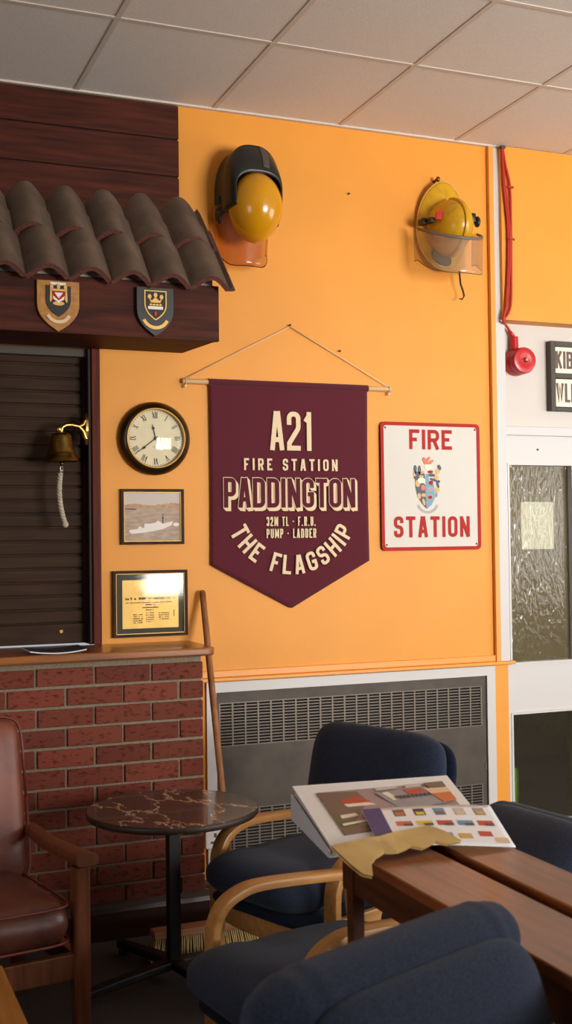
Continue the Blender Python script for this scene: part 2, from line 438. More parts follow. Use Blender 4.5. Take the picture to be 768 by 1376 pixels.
# ------------------------------------------------------------------ the room
CEIL = 3.40
def struct(mb, name, m, label, **k):
    o = mb.build(name, m, **k); return tag(o, label, name.split('_')[0].split('.')[0], kind='structure')
f = MB().box(-3, 6.2, -7.2, 3., -.05, 0); struct(f, 'floor', M_CARPET, 'dark speckled carpet floor')
c = MB().box(-3, 6.2, -7.2, .0, CEIL+.004, CEIL+.06)
ceiling = struct(c, 'ceiling', M_CEIL, 'pale suspended ceiling of square speckled tiles')
g = MB()
for i in range(-7, 10):
    x = 1.0125+.6*i; g.box(x-.010, x+.010, -7.2, 0, CEIL+.001, CEIL+.008)
for j in range(0, 11):
    y = -.726-.6*j; g.box(-3, 6.2, y-.010, y+.010, CEIL+.0005, CEIL+.008)
g.box(-3, 6.2, -.022, .0, CEIL-.004, CEIL+.006)
g.build('ceiling_grid', M_TBAR, ceiling)
w = MB()
w.box(1.10, 2.985, 0, .12, 0, CEIL); w.box(-3, 1.10, 0, .12, 2.335, CEIL); w.box(-3, 1.10, 0, .12, 0, 1.075)
w.box(-3, .1, 0, .12, 1.075, 2.335)
struct(w, 'wall_back', M_ORANGE, 'orange painted back wall')
w = MB().box(3.045, 6.2, -.035, .12, 2.566, CEIL)
struct(w, 'wall_over_door', M_ORANGE, 'orange boxed out wall above the white door panel')
w = MB().box(3.045, 6.2, .06, .12, 1.90, 2.566)
struct(w, 'wall_transom', M_WHITEPANEL, 'white painted panel above the glazed door')
w = MB().box(-3.12, -3, -7.2, .12, 0, CEIL); struct(w, 'wall_left', M_WHITEPANEL, 'pale side wall')
WY0, WY1 = -4.6, -1.6
w = MB(); w.box(6.2, 6.32, -7.2, WY0, 0, CEIL); w.box(6.2, 6.32, WY1, .12, 0, CEIL); w.box(6.2, 6.32, WY0, WY1, 0, .9); w.box(6.2, 6.32, WY0, WY1, 2.7, CEIL)
struct(w, 'wall_right', M_ROOM, 'brown side wall with a window')
RX0, RX1 = 3.15, 5.9
w = MB(); w.box(-3, RX0, -7.32, -7.2, 0, CEIL); w.box(RX1, 6.2, -7.32, -7.2, 0, CEIL); w.box(RX0, RX1, -7.32, -7.2, 0, .9); w.box(RX0, RX1, -7.32, -7.2, 2.7, CEIL)
struct(w, 'wall_rear', M_ROOM, 'brown wall behind the camera with a window')
def window_frame(name, a0, a1, horizontal):
    m = MB()
    def b(u0, u1, z0, z1):
        if horizontal: m.box(u0, u1, -7.26, -7.2, z0, z1)
        else: m.box(6.2, 6.26, u0, u1, z0, z1)
    b(a0, a0+.07, .9, 2.7); b(a1-.07, a1, .9, 2.7); b(a0, a1, .9, .97); b(a0, a1, 2.63, 2.7)
    n = 3
    for i in range(1, n+1):
        x = a0+(a1-a0)*i/(n+1); b(x-.03, x+.03, .9, 2.7)
    b(a0, a1, 2.1, 2.16)
    struct(m, name, M_WHITE, 'white window frame')
window_frame('window_1', RX0, RX1, True); window_frame('window_2', WY0, WY1, False)
m = MB()
for y0, y1, z0, z1 in ((-4.55, -2.65, 1.05, 1.10), (-4.55, -2.65, 2.5, 2.55), (-4.55, -4.5, 1.05, 2.55), (-2.70, -2.65, 1.05, 2.55), (-3.63, -3.57, 1.05, 2.55)): m.box(-3.0, -2.95, y0, y1, z0, z1)
struct(m, 'window_3', M_WHITE, 'added white window frame around the left fill light')  # unseen window frame, added to go with the left fill light
struct(MB().box(-2.999, -2.985, -4.5, -2.7, 1.1, 2.5), 'window_fill_blind', M_PAPERGLOSS, 'added white blind behind the left fill light')  # unseen blind, added behind the left fill light

# skirting along the back wall
s = MB().prism([(0, 0), (-.022, 0), (-.022, .07), (-.012, .088), (0, .088)], 1.47, 3.06, 'yz')
struct(s, 'baseboard_back', M_SKIRT, 'dark brown skirting board below the heater')

# dado ledge, post and jamb
s = MB(); s.box(1.46, 3.088, -.03, .03, .926, .942, .004); s.box(1.46, 2.99, -.014, .0, .942, .972, .004)
struct(s, 'trim_1', M_ORANGE_TRIM, 'orange painted ledge moulding above the heater')
s = MB(); s.box(2.987, 3.013, -.022, .03, .942, CEIL-.004, .002)
struct(s, 'trim_2', M_ORANGE_TRIM, 'orange vertical strip beside the white post')
s = MB(); s.box(2.985, 3.06, -.004, .1, 0, .926)
struct(s, 'trim_3', M_ORANGE, 'orange pilaster between the heater and the glazed door')
s = MB(); s.box(3.013, 3.066, -.016, .12, .942, CEIL-.004, .002); s.box(3.06, 3.075, .0, .12, 0, .926, .002)
struct(s, 'trim_4', M_WHITE, 'white vertical post at the door jamb')

# glazed door and its corridor
door = thing('door_1', 'white door with two panes of rippled obscure glass', 'door', (3.3, .06, 0), kind='structure')
d = MB()
d.box(3.066, 3.106, .05, .11, 0, 1.93); d.box(3.106, 3.60, .05, .11, 1.888, 2.025); d.box(3.106, 3.485, .05, .11, .684, .914)
d.box(3.482, 3.60, .05, .11, 0, 1.888); d.box(3.106, 3.482, .05, .11, 0, .14)
d.build('door_frame', M_WHITE, door)
d = MB()
d.box(3.066, 3.9, .03, .07, 2.022, 2.065, .003); d.build('head_rail', M_WHITE, door)
d = MB()
for z0, z1 in ((.914, 1.888), (.14, .684)):
    d.ring([(3.104, z0), (3.484, z0), (3.484, z1), (3.104, z1)], [(3.114, z0+.01), (3.474, z0+.01), (3.474, z1-.01), (3.114, z1-.01)], .04, .075)
d.build('glazing_bead', M_WHITE, door)
MB().box(3.106, 3.482, .076, .080, .914, 1.888).build('upper_pane', M_OBSCURE, door)
MB().box(3.106, 3.482, .076, .080, .14, .684).build('lower_pane', M_OBSCURE, door)
MB().lathe([(.0, -.004), (.005, -.004), (.005, .0)], (3.283, .05, 1.955), 'y', 12).build('screw', M_BLACK, door)
pp = MB().box(3.205, 3.392, .0835, .0845, 1.468, 1.700)
tag(pp.build('paper_sheet', M_PAPERGLOSS), 'blank white paper sheet stuck behind the upper glass pane', 'paper')
w = MB(); w.box(2.2, 5.4, 2.2, 2.3, 0, 2.9); w.box(2.1, 2.2, .12, 2.3, 0, 2.9); w.box(5.4, 5.5, .12, 2.3, 0, 2.9); w.box(2.1, 5.5, .12, 2.3, 2.9, 3.0)
struct(w, 'wall_corridor', M_CORR, 'beige corridor wall behind the obscure glass')
w = MB().box(2.2, 5.4, 2.16, 2.2, 0, .62); struct(w, 'trim_5', M_CORRD, 'dark panelling low in the corridor')
gs = MB().box(3.150, 3.185, .13, .16, 0, .40, .003)
tag(gs.build('floor_sign', M_GREEN), 'green board standing behind the lower glass pane', 'sign')

# ------------------------------------------------------------------ wood panelling
pan = thing('wood_panelling', 'dark red brown plank panelling on the wall above the tiled canopy', 'panelling', (.5, 0, 2.6), kind='structure')
zs = [3.392, 3.242, 3.081, 2.92, 2.76, 2.6]
for i in range(5):
    MB().box(-1.2, 1.45, -.022, -.001, zs[i+1]+.004, zs[i]-.002, .003).build('plank', M_MAHOG, pan)
MB().box(-1.2, 1.446, -.012, -.0005, 2.6, 3.392).build('backing', M_DARKFRAME, pan)

# ------------------------------------------------------------------ tiled canopy over the bar
can = thing('tiled_canopy', 'dark wooden canopy over the bar topped with two rows of curved roof tiles', 'canopy', (.6, 0, 2.333))
MB().prism([(-1.2, -.345), (1.512, -.345), (1.508, -.32), (-1.2, -.32)], 2.330, 2.552, 'xy').build('fascia', M_MAHOG, can)
MB().prism([(-1.2, -.32), (1.506, -.32), (1.462, -.002), (-1.2, -.002)], 2.333, 2.35, 'xy').build('soffit', M_MAHOG, can)
MB().prism([(1.508, -.32), (1.464, -.002), (1.44, -.002), (1.484, -.32)], 2.35, 2.55, 'xy').build('side_board', M_MAHOG, can)
MB().prism([(-1.2, -.334), (1.49, -.334), (1.45, -.03), (-1.2, -.03)], 2.552, 2.580, 'xy').build('bedding_strip', M_MORTARW, can)
PIT = .161
def roof_tile(cx, ytop, ztop, ln, amp):
    """one S-shaped tile: hump centred on cx, running down at 45 degrees towards -y"""
    m = MB(); nu, nv, th = 28, 6, .019
    d = Vector((0, -1, -1)).normalized(); nrm = Vector((0, -1, 1)).normalized(); x = Vector((1, 0, 0))
    base = Vector((cx, ytop, ztop))
    def prof(u):                                   # u -0.5..0.56 across one pitch
        a = math.cos(2*PI*u)*.5+.5; c_ = abs(math.cos(PI*u))
        return amp*(.80*c_**.85+.20*a)-amp
    L = []
    wob = random.uniform(-.003, .003); tw = random.uniform(-.006, .006)
    for i in range(nu+1):
        u = -.5 + 1.07*i/nu
        h = prof(u); e = 1e-3; sl = (prof(u+e)-prof(u-e))/(2*e*PIT)
        nn = (nrm - x*sl).normalized()
        row = []
        for j in range(nv+1):
            q = base + x*(u*PIT + tw*j/nv) + d*(ln*j/nv+wob) + nrm*h
            row.append((q, q - nn*th))
        L.append(row)
    T = [[m.bm.verts.new(q[0]) for q in r] for r in L]; B = [[m.bm.verts.new(q[1]) for q in r] for r in L]
    for i in range(nu):
        for j in range(nv):
            m.face([T[i][j], T[i+1][j], T[i+1][j+1], T[i][j+1]]); m.face([B[i][j], B[i][j+1], B[i+1][j+1], B[i+1][j]])
        fcs = [m.face([T[i][nv], T[i+1][nv], B[i+1][nv], B[i][nv]]), m.face([T[i][0], B[i][0], B[i+1][0], T[i+1][0]])]
        for q in fcs:
            if q: q.material_index = 1
    for i in (0, nu):
        for j in range(nv):
            q = m.face([T[i][j], T[i][j+1], B[i][j+1], B[i][j]])
            if q: q.material_index = 1
    o = m.build('roof_tile', [M_TILE, M_TILE_E], can, smooth=True, angle=40)
for k in range(8):
    roof_tile(1.466-PIT*k, -.13, 2.874, .430, .056)
for k in range(8):
    roof_tile(1.443-PIT*k, -.026, 2.998, .318, .057)

# ------------------------------------------------------------------ shield plaques on the canopy
def shield(cx, zt, w, h, n=10):
    P = [(cx-w/2, zt), (cx+w/2, zt)]
    for i in range(n+1):
        t = i/n; P.append((cx+w/2*(1-t**2.2), zt-h*.42-h*.58*(t**.9)))
    for i in range(n-1, -1, -1):
        t = i/n; P.append((cx-w/2*(1-t**2.2), zt-h*.42-h*.58*(t**.9)))
    return P
def scroll(mb, cx, cz, r, a0, a1, t, y0, y1):
    n = 14; pts = [(cx+r*math.cos(math.radians(a0+(a1-a0)*i/n)), cz+r*math.sin(math.radians(a0+(a1-a0)*i/n))) for i in range(n+1)]
    ribbon(mb, pts, t, y0, y1, False, Matrix.Identity(4))
PY = -.345
p1 = thing('shield_plaque', 'light oak shield plaque with black, red and white crest', 'plaque', (.864, PY, 2.43))
MB().prism(shield(.864, 2.524, .16, .192), PY-.016, PY-.001).build('board', M_OAK, p1)
MB().prism(shield(.864, 2.505, .094, .118), PY-.020, PY-.016).build('crest_field', M_INK, p1)
m = MB()
for dx, dz in ((-.026, .022), (0, .024), (.026, .022)): m.prism(ellp(.864+dx, 2.478+dz, .0065, .011, 10), PY-.0235, PY-.019)
m.prism([(.829, 2.492), (.899, 2.492), (.893, 2.484), (.835, 2.484)], PY-.0235, PY-.019)
for sx in (-1, 1):
    m.prism([(.864+sx*.032, 2.486), (.864+sx*.026, 2.486), (.864+sx*.024, 2.452), (.864+sx*.03, 2.44), (.864+sx*.034, 2.446)], PY-.0235, PY-.019)
m.prism(ellp(.864, 2.437, .022, .008, 14), PY-.0235, PY-.019)
m.build('gold_crown', M_GOLD, p1)
MB().prism(shield(.864, 2.483, .048, .046), PY-.0225, PY-.019).build('red_shield', M_SIGNR, p1)
m = MB(); m.prism([(.848, 2.478), (.880, 2.478), (.866, 2.458), (.862, 2.458)], PY-.0245, PY-.022)
m.prism([(.842, 2.466), (.864, 2.448), (.886, 2.466), (.884, 2.452), (.872, 2.446), (.864, 2.438), (.856, 2.446), (.844, 2.452)], PY-.0245, PY-.022)
m.build('white_charge', M_PAPER, p1)
m = MB(); m.box(.834, .892, PY-.019, PY-.016, 2.508, 2.518); m.build('name_strip', M_PAPER, p1)
m = MB(); scroll(m, .864, 2.412, .045, 205, 335, .013, PY-.021, PY-.016); m.build('scroll', M_PCOL['beige'], p1)
p2 = thing('shield_plaque', 'black shield plaque with gold crown crest and red drop', 'plaque', (1.243, PY, 2.43))
MB().prism(shield(1.243, 2.524, .148, .19), PY-.02, PY-.001).build('board', M_BLACK, p2)
m = MB(); m.ring(shield(1.243, 2.512, .09, .118), shield(1.243, 2.508, .081, .108), PY-.024, PY-.0195); m.build('gold_border', M_GOLD, p2)
MB().prism(shield(1.243, 2.508, .081, .108), PY-.0215, PY-.0195).build('crest_field', M_INK, p2)
m = MB()
for dx, dz in ((-.024, 0), (0, .007), (.024, 0)): m.prism(ellp(1.243+dx, 2.487+dz, .0075, .0095, 12), PY-.025, PY-.021)
m.prism([(1.216, 2.482), (1.228, 2.472), (1.243, 2.486), (1.258, 2.472), (1.270, 2.482), (1.262, 2.464), (1.224, 2.464)], PY-.025, PY-.021)
for k in range(4): m.prism(ellp(1.224+.0127*k, 2.456, .006, .004, 8), PY-.025, PY-.021)
m.build('gold_crown', M_GOLD, p2)
m = MB(); m.box(1.213, 1.273, PY-.024, PY-.021, 2.438, 2.450); m.build('white_band', M_PAPER, p2)
MB().prism(ellp(1.243, 2.421, .005, .0095, 12), PY-.025, PY-.021).build('red_drop', M_RED, p2)
m = MB(); scroll(m, 1.243, 2.418, .052, 205, 335, .013, PY-.023, PY-.019); m.build('scroll', M_GOLD, p2)

# ------------------------------------------------------------------ bar opening
sh = thing('roller_shutter', 'closed dark brown slatted shutter filling the bar opening', 'shutter', (.5, .06, 1.11))
m = MB(); z = 1.195; PS = .0565
while z < 2.30:
    m.box(-.2, 1.052, .055, .075, z+.0045, z+PS-.003, .004); m.box(-.2, 1.052, .068, .078, z-.003, z+.0046); z += PS
m.build('slatted_curtain', M_SHUTTER, sh)
MB().box(-.2, 1.045, .048, .078, 1.112, 1.194, .004).build('bottom_rail', M_SHUTTER, sh)
MB().lathe([(0, -.004), (.007, -.004), (.008, 0)], (.945, .047, 1.163), 'y', 14).build('lock', M_BRASS_OLD, sh)
MB().box(-.2, 1.062, .02, .06, 2.300, 2.333, .003).build('head_rail', M_GREYD, sh)
MB().box(1.040, 1.064, .03, .10, 1.112, 2.30, .002).build('guide_rail', M_DARKFRAME, sh)
s = MB(); s.box(1.052, 1.066, -.006, .1, 1.108, 2.332, .003); s.build('door_post_inner', M_DARKFRAME).name = 'trim_6'
tag(bpy.data.objects['trim_6'], 'dark inner frame post beside the shutter', 'trim', kind='structure')
s = MB(); s.box(1.066, 1.102, -.016, .1, 1.108, 2.332, .004)
struct(s, 'trim_7', M_MAHOG_V, 'red brown frame post between shutter and orange wall')

# ------------------------------------------------------------------ brick bar front
bar = thing('brick_counter', 'red brick bar front with pale mortar joints and dark plinth', 'bar counter', (.6, -.3, 0))
BX = .779; BY = -.304; CO = .0772
m = MB(); m.box(-1.2, 1.436, BY+.006, -.003, .0, 1.072); m.build('mortar_bed', M_MORTAR, bar)
def brick_mat():
    m = bpy.data.materials.new('brick'); m.use_nodes = True; nt = m.node_tree; N = nt.nodes; L = nt.links; b = N['Principled BSDF']
    b.inputs['Roughness'].default_value = .9; b.inputs['Specular IOR Level'].default_value = .2
    at = N.new('ShaderNodeVertexColor'); at.layer_name = 'tone'
    tc = N.new('ShaderNodeTexCoord'); n = N.new('ShaderNodeTexNoise'); n.inputs['Scale'].default_value = 38; n.inputs['Detail'].default_value = 6
    mp = N.new('ShaderNodeMapping'); mp.inputs['Scale'].default_value = (1, 1, 2.2)
    L.new(tc.outputs['Object'], mp.inputs['Vector']); L.new(mp.outputs['Vector'], n.inputs['Vector'])
    r = N.new('ShaderNodeValToRGB'); r.color_ramp.elements[0].position = .31; r.color_ramp.elements[0].color = (.45, .42, .42, 1)
    r.color_ramp.elements[1].position = .46; r.color_ramp.elements[1].color = (1, 1, 1, 1)
    L.new(n.outputs['Fac'], r.inputs['Fac'])
    mx = N.new('ShaderNodeMix'); mx.data_type = 'RGBA'; mx.blend_type = 'MULTIPLY'; mx.inputs[0].default_value = 1.
    L.new(at.outputs['Color'], mx.inputs[6]); L.new(r.outputs['Color'], mx.inputs[7]); L.new(mx.outputs[2], b.inputs['Base Color'])
    n2 = N.new('ShaderNodeTexNoise'); n2.inputs['Scale'].default_value = 160; n2.inputs['Detail'].default_value = 5
    L.new(tc.outputs['Object'], n2.inputs['Vector'])
    ad = N.new('ShaderNodeMath'); ad.operation = 'ADD'; L.new(n2.outputs['Fac'], ad.inputs[0]); L.new(r.outputs['Color'], ad.inputs[1])
    bp = N.new('ShaderNodeBump'); bp.inputs['Strength'].default_value = .5; bp.inputs['Distance'].default_value = .004
    L.new(ad.outputs[0], bp.inputs['Height']); L.new(bp.outputs['Normal'], b.inputs['Normal'])
    return m
m = MB(); lay = m.bm.loops.layers.float_color.new('tone')
for r in range(12):
    zt = 1.048-CO*r; zb = zt-CO+.0105
    off = 0 if r % 2 == 0 else -.1125
    for k in range(-8, 5):
        x0 = BX+off+.225*k+.005; x1 = x0+.215
        if x0 > 1.40: continue
        if x1 > 1.36: x1 = 1.441
        j = lambda a: random.uniform(-a, a)
        n0 = len(m.bm.faces)
        m.box(x0+j(.002), x1+(j(.002) if x1 < 1.43 else j(.0012)), BY-.003+j(.0012), -.002 if x1 > 1.43 else BY+.02, zb+j(.0012), zt+j(.0012), .003)
        m.bm.faces.ensure_lookup_table()
        base = Vector(lin((124/255, 64/255, 50/255))) * random.uniform(.8, 1.15)
        base.x *= random.uniform(.93, 1.06)
        for fc in m.bm.faces[n0:]:
            for lp in fc.loops: lp[lay] = (base.x, base.y, base.z, 1)
m.build('brickwork', brick_mat(), bar)
m = MB()
m.prism([(BY+.01, 0), (-.332, 0), (-.332, .105), (-.328, .122), (-.318, .134), (-.312, .142), (BY+.01, .142)], -1.2, 1.455, 'yz')
m.prism([(1.43, 0), (1.455, 0), (1.455, .105), (1.45, .122), (1.445, .134), (1.43, .142)], -.30, -.001, 'xz')
m.build('plinth', M_SKIRT, bar)
wt = MB()
P = [(-1.2, .045), (1.02, .045), (1.02, -.001), (1.47, -.001), (1.482, -.02)]
for i in range(9):
    a = math.radians(90*i/8); P.append((1.442+.042*math.cos(a), -.318-.042*math.sin(a)))
P += [(-1.2, -.36)]
wt.prism(P, 1.0735, 1.1065, 'xy')
o = wt.build('bar_worktop', M_BARTOP, smooth=False)
md = o.modifiers.new('edge', 'BEVEL'); md.width = .008; md.segments = 3; md.limit_method = 'ANGLE'
tag(o, 'varnished wooden worktop with rounded end on the brick bar', 'worktop')
# magazine on the worktop
mg = thing('magazine', 'thin white magazine lying on the bar worktop below the shutter', 'magazine', (.87, -.2, 1.1065))
m = MB(); m.grid(lambda u, v: (.752+.215*u, -.34+.18*v, 1.109+.010*(2*u-1)**2*1.0+.001), 12, 4); m.build('pages', M_PAPER, mg, solid=.004)
m = MB(); m.grid(lambda u, v: (.754+.213*u, -.339+.178*v, 1.1135+.010*(2*u-1)**2), 12, 4); m.build('cover', M_PCOL['navy'], mg, solid=.001)

# ------------------------------------------------------------------ ship's bell
bell = thing('ships_bell', 'brass bell hanging from a curved bracket in front of the shutter', 'bell', (.925, -.06, 1.98))
bc = Vector((.930, -.062, 0))
br = MB()
br.prism([(-.02, 0), (.02, 0), (.022, .03), (.012, .06), (0, .075), (-.012, .06), (-.022, .03)], 1.036, 1.046, 'yz', M=Matrix.Translation((0, -.022, 1.985)))
br.prism([(-.022, .0), (.022, .0), (.014, -.03), (0, -.055), (-.014, -.03)], 1.036, 1.046, 'yz', M=Matrix.Translation((0, -.022, 1.986)))
pts = [(1.036, -.035, 1.955), (1.024, -.04, 1.985), (1.005, -.046, 2.003), (.975, -.054, 2.008), (.950, -.06, 2.006), (.934, -.062, 1.996), (.929, -.062, 1.980)]
br.tube(pts, [.011, .010, .009, .0085, .008, .008, .009], 12)
br.tube([(1.034, -.036, 2.03), (1.022, -.04, 2.010), (1.003, -.047, 2.003)], [.007, .009, .008], 10)
br.ell((.922, -.062, 1.988), (.012, .009, .014), 14, 8)
br.build('bracket', M_BRASS, bell, smooth=True, angle=50)
prof = [(0, .117), (.018, .117), (.036, .112), (.041, .104), (.043, .09), (.046, .07), (.050, .05), (.056, .032), (.063, .018), (.070, .007), (.0725, .0), (.069, -.001), (.058, .018), (.05, .04), (.04, .08), (.03, .1), (0, .1)]
m = MB().lathe(prof, (bc.x, bc.y, 1.858), 'z', 40); m.lathe([(.0565, .034), (.0585, .0325), (.0575, .030)], (bc.x, bc.y, 1.858), 'z', 40, cap=False)
m.tube([(bc.x, bc.y, 1.972), (bc.x, bc.y, 1.984)], .008, 10)
m.build('bell_body', M_BRASS_OLD, bell, smooth=True, angle=50)
m = MB(); m.tube([(bc.x, bc.y, 1.95), (bc.x, bc.y, 1.852)], .004, 8); m.ell((bc.x, bc.y, 1.848), (.009, .009, .010), 14, 8); m.build('clapper', M_BRASS_OLD, bell, smooth=True)
m = MB()
for z0 in (1.830, 1.812): m.tube([(bc.x+.008*math.cos(a)*.6, bc.y, z0+.011*math.sin(a)) for a in [2*PI*i/12 for i in range(13)]], .0022, 6)
m.build('ring', M_STEEL, bell, smooth=True)
rp = []
for i in range(60):
    t = i/59; rp.append((bc.x-.004-.010*math.sin(t*2.6)+.022*t*t, bc.y, 1.812-.205*t))
m = MB()
for ph in (0, 2*PI/3, 4*PI/3):
    m.tube([(x+.0055*math.cos(i*.55+ph), y+.0055*math.sin(i*.55+ph), z) for i, (x, y, z) in enumerate(rp)], .0055, 7)
m.ell((rp[-1][0]+.001, bc.y, 1.603), (.013, .013, .014), 14, 9)
m.build('rope', M_ROPE, bell, smooth=True)

# ------------------------------------------------------------------ clock
ck = thing('wall_clock', 'round dark rimmed clock with roman numerals on orange wall', 'clock', (1.330, 0, 1.963))
CX, CZ = 1.333, 1.963
m = MB().lathe([(.0, -.001), (.152, -.001), (.155, -.012), (.153, -.022), (.146, -.030), (.139, -.040), (.133, -.043), (.127, -.040), (.1235, -.034), (.1235, -.02), (0, -.02)], (CX, 0, CZ), 'y', 72)
m.build('rim', M_CLOCKRIM, ck, smooth=True, angle=40)
MB().lathe([(.1245, -.036), (.1275, -.0425), (.1235, -.045), (.1195, -.040), (.1195, -.034)], (CX, 0, CZ), 'y', 72, cap=False).build('bezel', M_GOLD, ck, smooth=True)
MB().lathe([(0, -.026), (.1225, -.026), (.1225, -.022)], (CX, 0, CZ), 'y', 72).build('dial', M_DIAL, ck)
ROM = ['XII', 'I', 'II', 'III', 'IIII', 'V', 'VI', 'VII', 'VIII', 'IX', 'X', 'XI']
m = MB(); yy0, yy1 = -.0275, -.0262
for k, tx in enumerate(ROM):
    a = math.radians(30*k); M = Matrix.Translation((CX+.097*math.sin(a), 0, CZ+.097*math.cos(a))) @ Matrix.Rotation(a, 4, 'Y')
    wd = {'I': .0045, 'V': .0105, 'X': .0105}; x = -sum(wd[ch]+.0015 for ch in tx)/2; h = .013
    for ch in tx:
        def ln(x0, z0, x1, z1, t): ribbon(m, [(x+x0, z0), (x+x1, z1)], t, yy0, yy1, False, M)
        if ch == 'I': ln(.002, -h, .002, h, .0028)
        if ch == 'V': ln(0, h, .005, -h, .003); ln(.0095, h, .005, -h, .0014)
        if ch == 'X': ln(0, h, .0095, -h, .003); ln(.0095, h, 0, -h, .0014)
        x += wd[ch]+.0015
m.build('numerals', M_INK, ck)
m = MB()
for k in range(60):
    a = 2*PI*k/60; r0, r1 = (.112, .117)
    ribbon(m, [(CX+r0*math.sin(a), CZ+r0*math.cos(a)), (CX+r1*math.sin(a), CZ+r1*math.cos(a))], .0012, yy0, yy1, False, Matrix.Identity(4))
m.build('minute_track', M_INK, ck)
def hand(name, ang, ln, w, y):
    a = math.radians(ang); M = Matrix.Translation((CX, 0, CZ)) @ Matrix.Rotation(a, 4, 'Y'); m = MB()
    m.prism([(-w*.5, -.012), (w*.5, -.012), (w*.4, ln*.62), (w*1.5, ln*.66), (w*1.2, ln*.74), (w*.4, ln*.8), (0, ln), (-w*.4, ln*.8), (-w*1.2, ln*.74), (-w*1.5, ln*.66), (-w*.4, ln*.62)], y, y-.0015, M=M)
    m.prism(ellp(0, 0, .006, .006, 16), y, y-.002, M=M); m.build(name, M_INK, ck)
hand('hour_hand', -12, .062, .004, -.029); hand('minute_hand', 231, .092, .0035, -.031)
m = MB(); m.box(CX-.01, CX+.01, yy0, yy1, CZ-.037, CZ-.0355); m.build('maker_mark', M_INK, ck)
m = MB().lathe([(.1215, -.037), (.1, -.0455), (.07, -.052), (.04, -.0555), (0, -.057)], (CX, 0, CZ), 'y', 60, cap=False); m.build('glass', M_CLOCKGLASS, ck, smooth=True)

# ------------------------------------------------------------------ framed pictures
def frame(root, x0, x1, z0, z1, fw, dep, lean=0.):
    a = [(x0, z0), (x1, z0), (x1, z1), (x0, z1)]; b = [(x0+fw, z0+fw), (x1-fw, z0+fw), (x1-fw, z1-fw), (x0+fw, z1-fw)]
    c = [(x0+fw+.0028, z0+fw+.0028), (x1-fw-.0028, z0+fw+.0028), (x1-fw-.0028, z1-fw-.0028), (x0+fw+.0028, z1-fw-.0028)]
    MB().ring(a, b, -dep, -.001).build('frame', M_FRAME, root)
    MB().ring(b, c, -dep*.8, -.001).build('gilt_slip', M_GOLD, root)
fr = thing('framed_photograph', 'faded framed photograph of a white ship below the clock', 'picture', (1.32, 0, 1.63))
frame(fr, 1.186, 1.459, 1.517, 1.750, .012, .016)
x0, x1, z0, z1 = 1.202, 1.443, 1.533, 1.734
MB().box(x0, x1, -.008, -.001, z0, 1.681).build('print_sea', M_SEA, fr)
MB().box(x0, x1, -.008, -.001, 1.681, z1).build('print_sky', M_SKYP, fr)
P = [(x0, 1.672)]
for i in range(25):
    u = i/24; P.append((x0+(x1-x0)*u, 1.683+.004*math.sin(u*9)+.004*(u > .55)+random.uniform(-.0015, .0015)))
P += [(x1, 1.668)]
MB().prism(P, -.0088, -.007).build('print_shore', M_SHORE, fr)
m = MB(); m.prism([(1.222, 1.571), (1.232, 1.562), (1.29, 1.567), (1.365, 1.580), (1.405, 1.597), (1.412, 1.614), (1.36, 1.603), (1.30, 1.590), (1.25, 1.581), (1.222, 1.578)], -.0092, -.0078)
m.prism([(1.285, 1.586), (1.33, 1.594), (1.362, 1.602), (1.36, 1.609), (1.345, 1.617), (1.335, 1.608), (1.31, 1.604), (1.288, 1.604)], -.0096, -.0078)
m.prism([(1.258, 1.580), (1.275, 1.583), (1.275, 1.592), (1.262, 1.592)], -.0096, -.0078)
m.prism(ellp(1.425, 1.600, .014, .008, 14), -.0092, -.0078)
m.build('print_ship', M_SHIP, fr)
m = MB(); m.box(1.3665, 1.369, -.0098, -.0078, 1.606, 1.646); m.box(1.364, 1.372, -.0098, -.0078, 1.625, 1.630)
m.prism([(1.205, 1.664), (1.25, 1.662), (1.256, 1.666), (1.235, 1.669), (1.205, 1.668)], -.0092, -.0078)
m.build('print_details', M_SHIPD, fr)
cf = thing('framed_certificate', 'framed gold certificate with dark mount above the worktop', 'picture', (1.31, 0, 1.27))
frame(cf, 1.149, 1.470, 1.131, 1.408, .012, .02)
MB().box(1.163, 1.456, -.006, -.001, 1.145, 1.394).build('mount', M_MATDARK, cf)
MB().box(1.190, 1.432, -.008, -.005, 1.166, 1.368).build('gold_sheet', M_GOLDPLATE, cf)
m = MB(); R = random.Random(3)
def squig(xa, xb, z, h):
    x = xa
    while x < xb:
        w = R.uniform(.4, 1.3)*h
        if R.random() < .82: m.box(x, x+w*.8, -.0088, -.0078, z, z+h*R.uniform(.6, 1))
        x += w
squig(1.203, 1.415, 1.286, .011); squig(1.203, 1.40, 1.272, .004)
squig(1.29, 1.33, 1.262, .006); squig(1.275, 1.345, 1.25, .006); squig(1.29, 1.33, 1.24, .006)
for i in range(5):
    squig(1.235, 1.275, 1.222-.0085*i, .0045); squig(1.345, 1.39, 1.226-.0085*i, .0045) if i < 4 else None
    squig(1.29, 1.325, 1.228-.009*i, .004)
m.box(1.268, 1.2695, -.0088, -.0078, 1.305, 1.325); m.box(1.310, 1.3125, -.0088, -.0078, 1.308, 1.337); m.box(1.411, 1.414, -.0088, -.0078, 1.213, 1.24)
m.build('inscription', M_INK, cf)
MB().box(1.164, 1.455, -.0125, -.0115, 1.146, 1.393).build('glass', M_PICGLASS, cf)

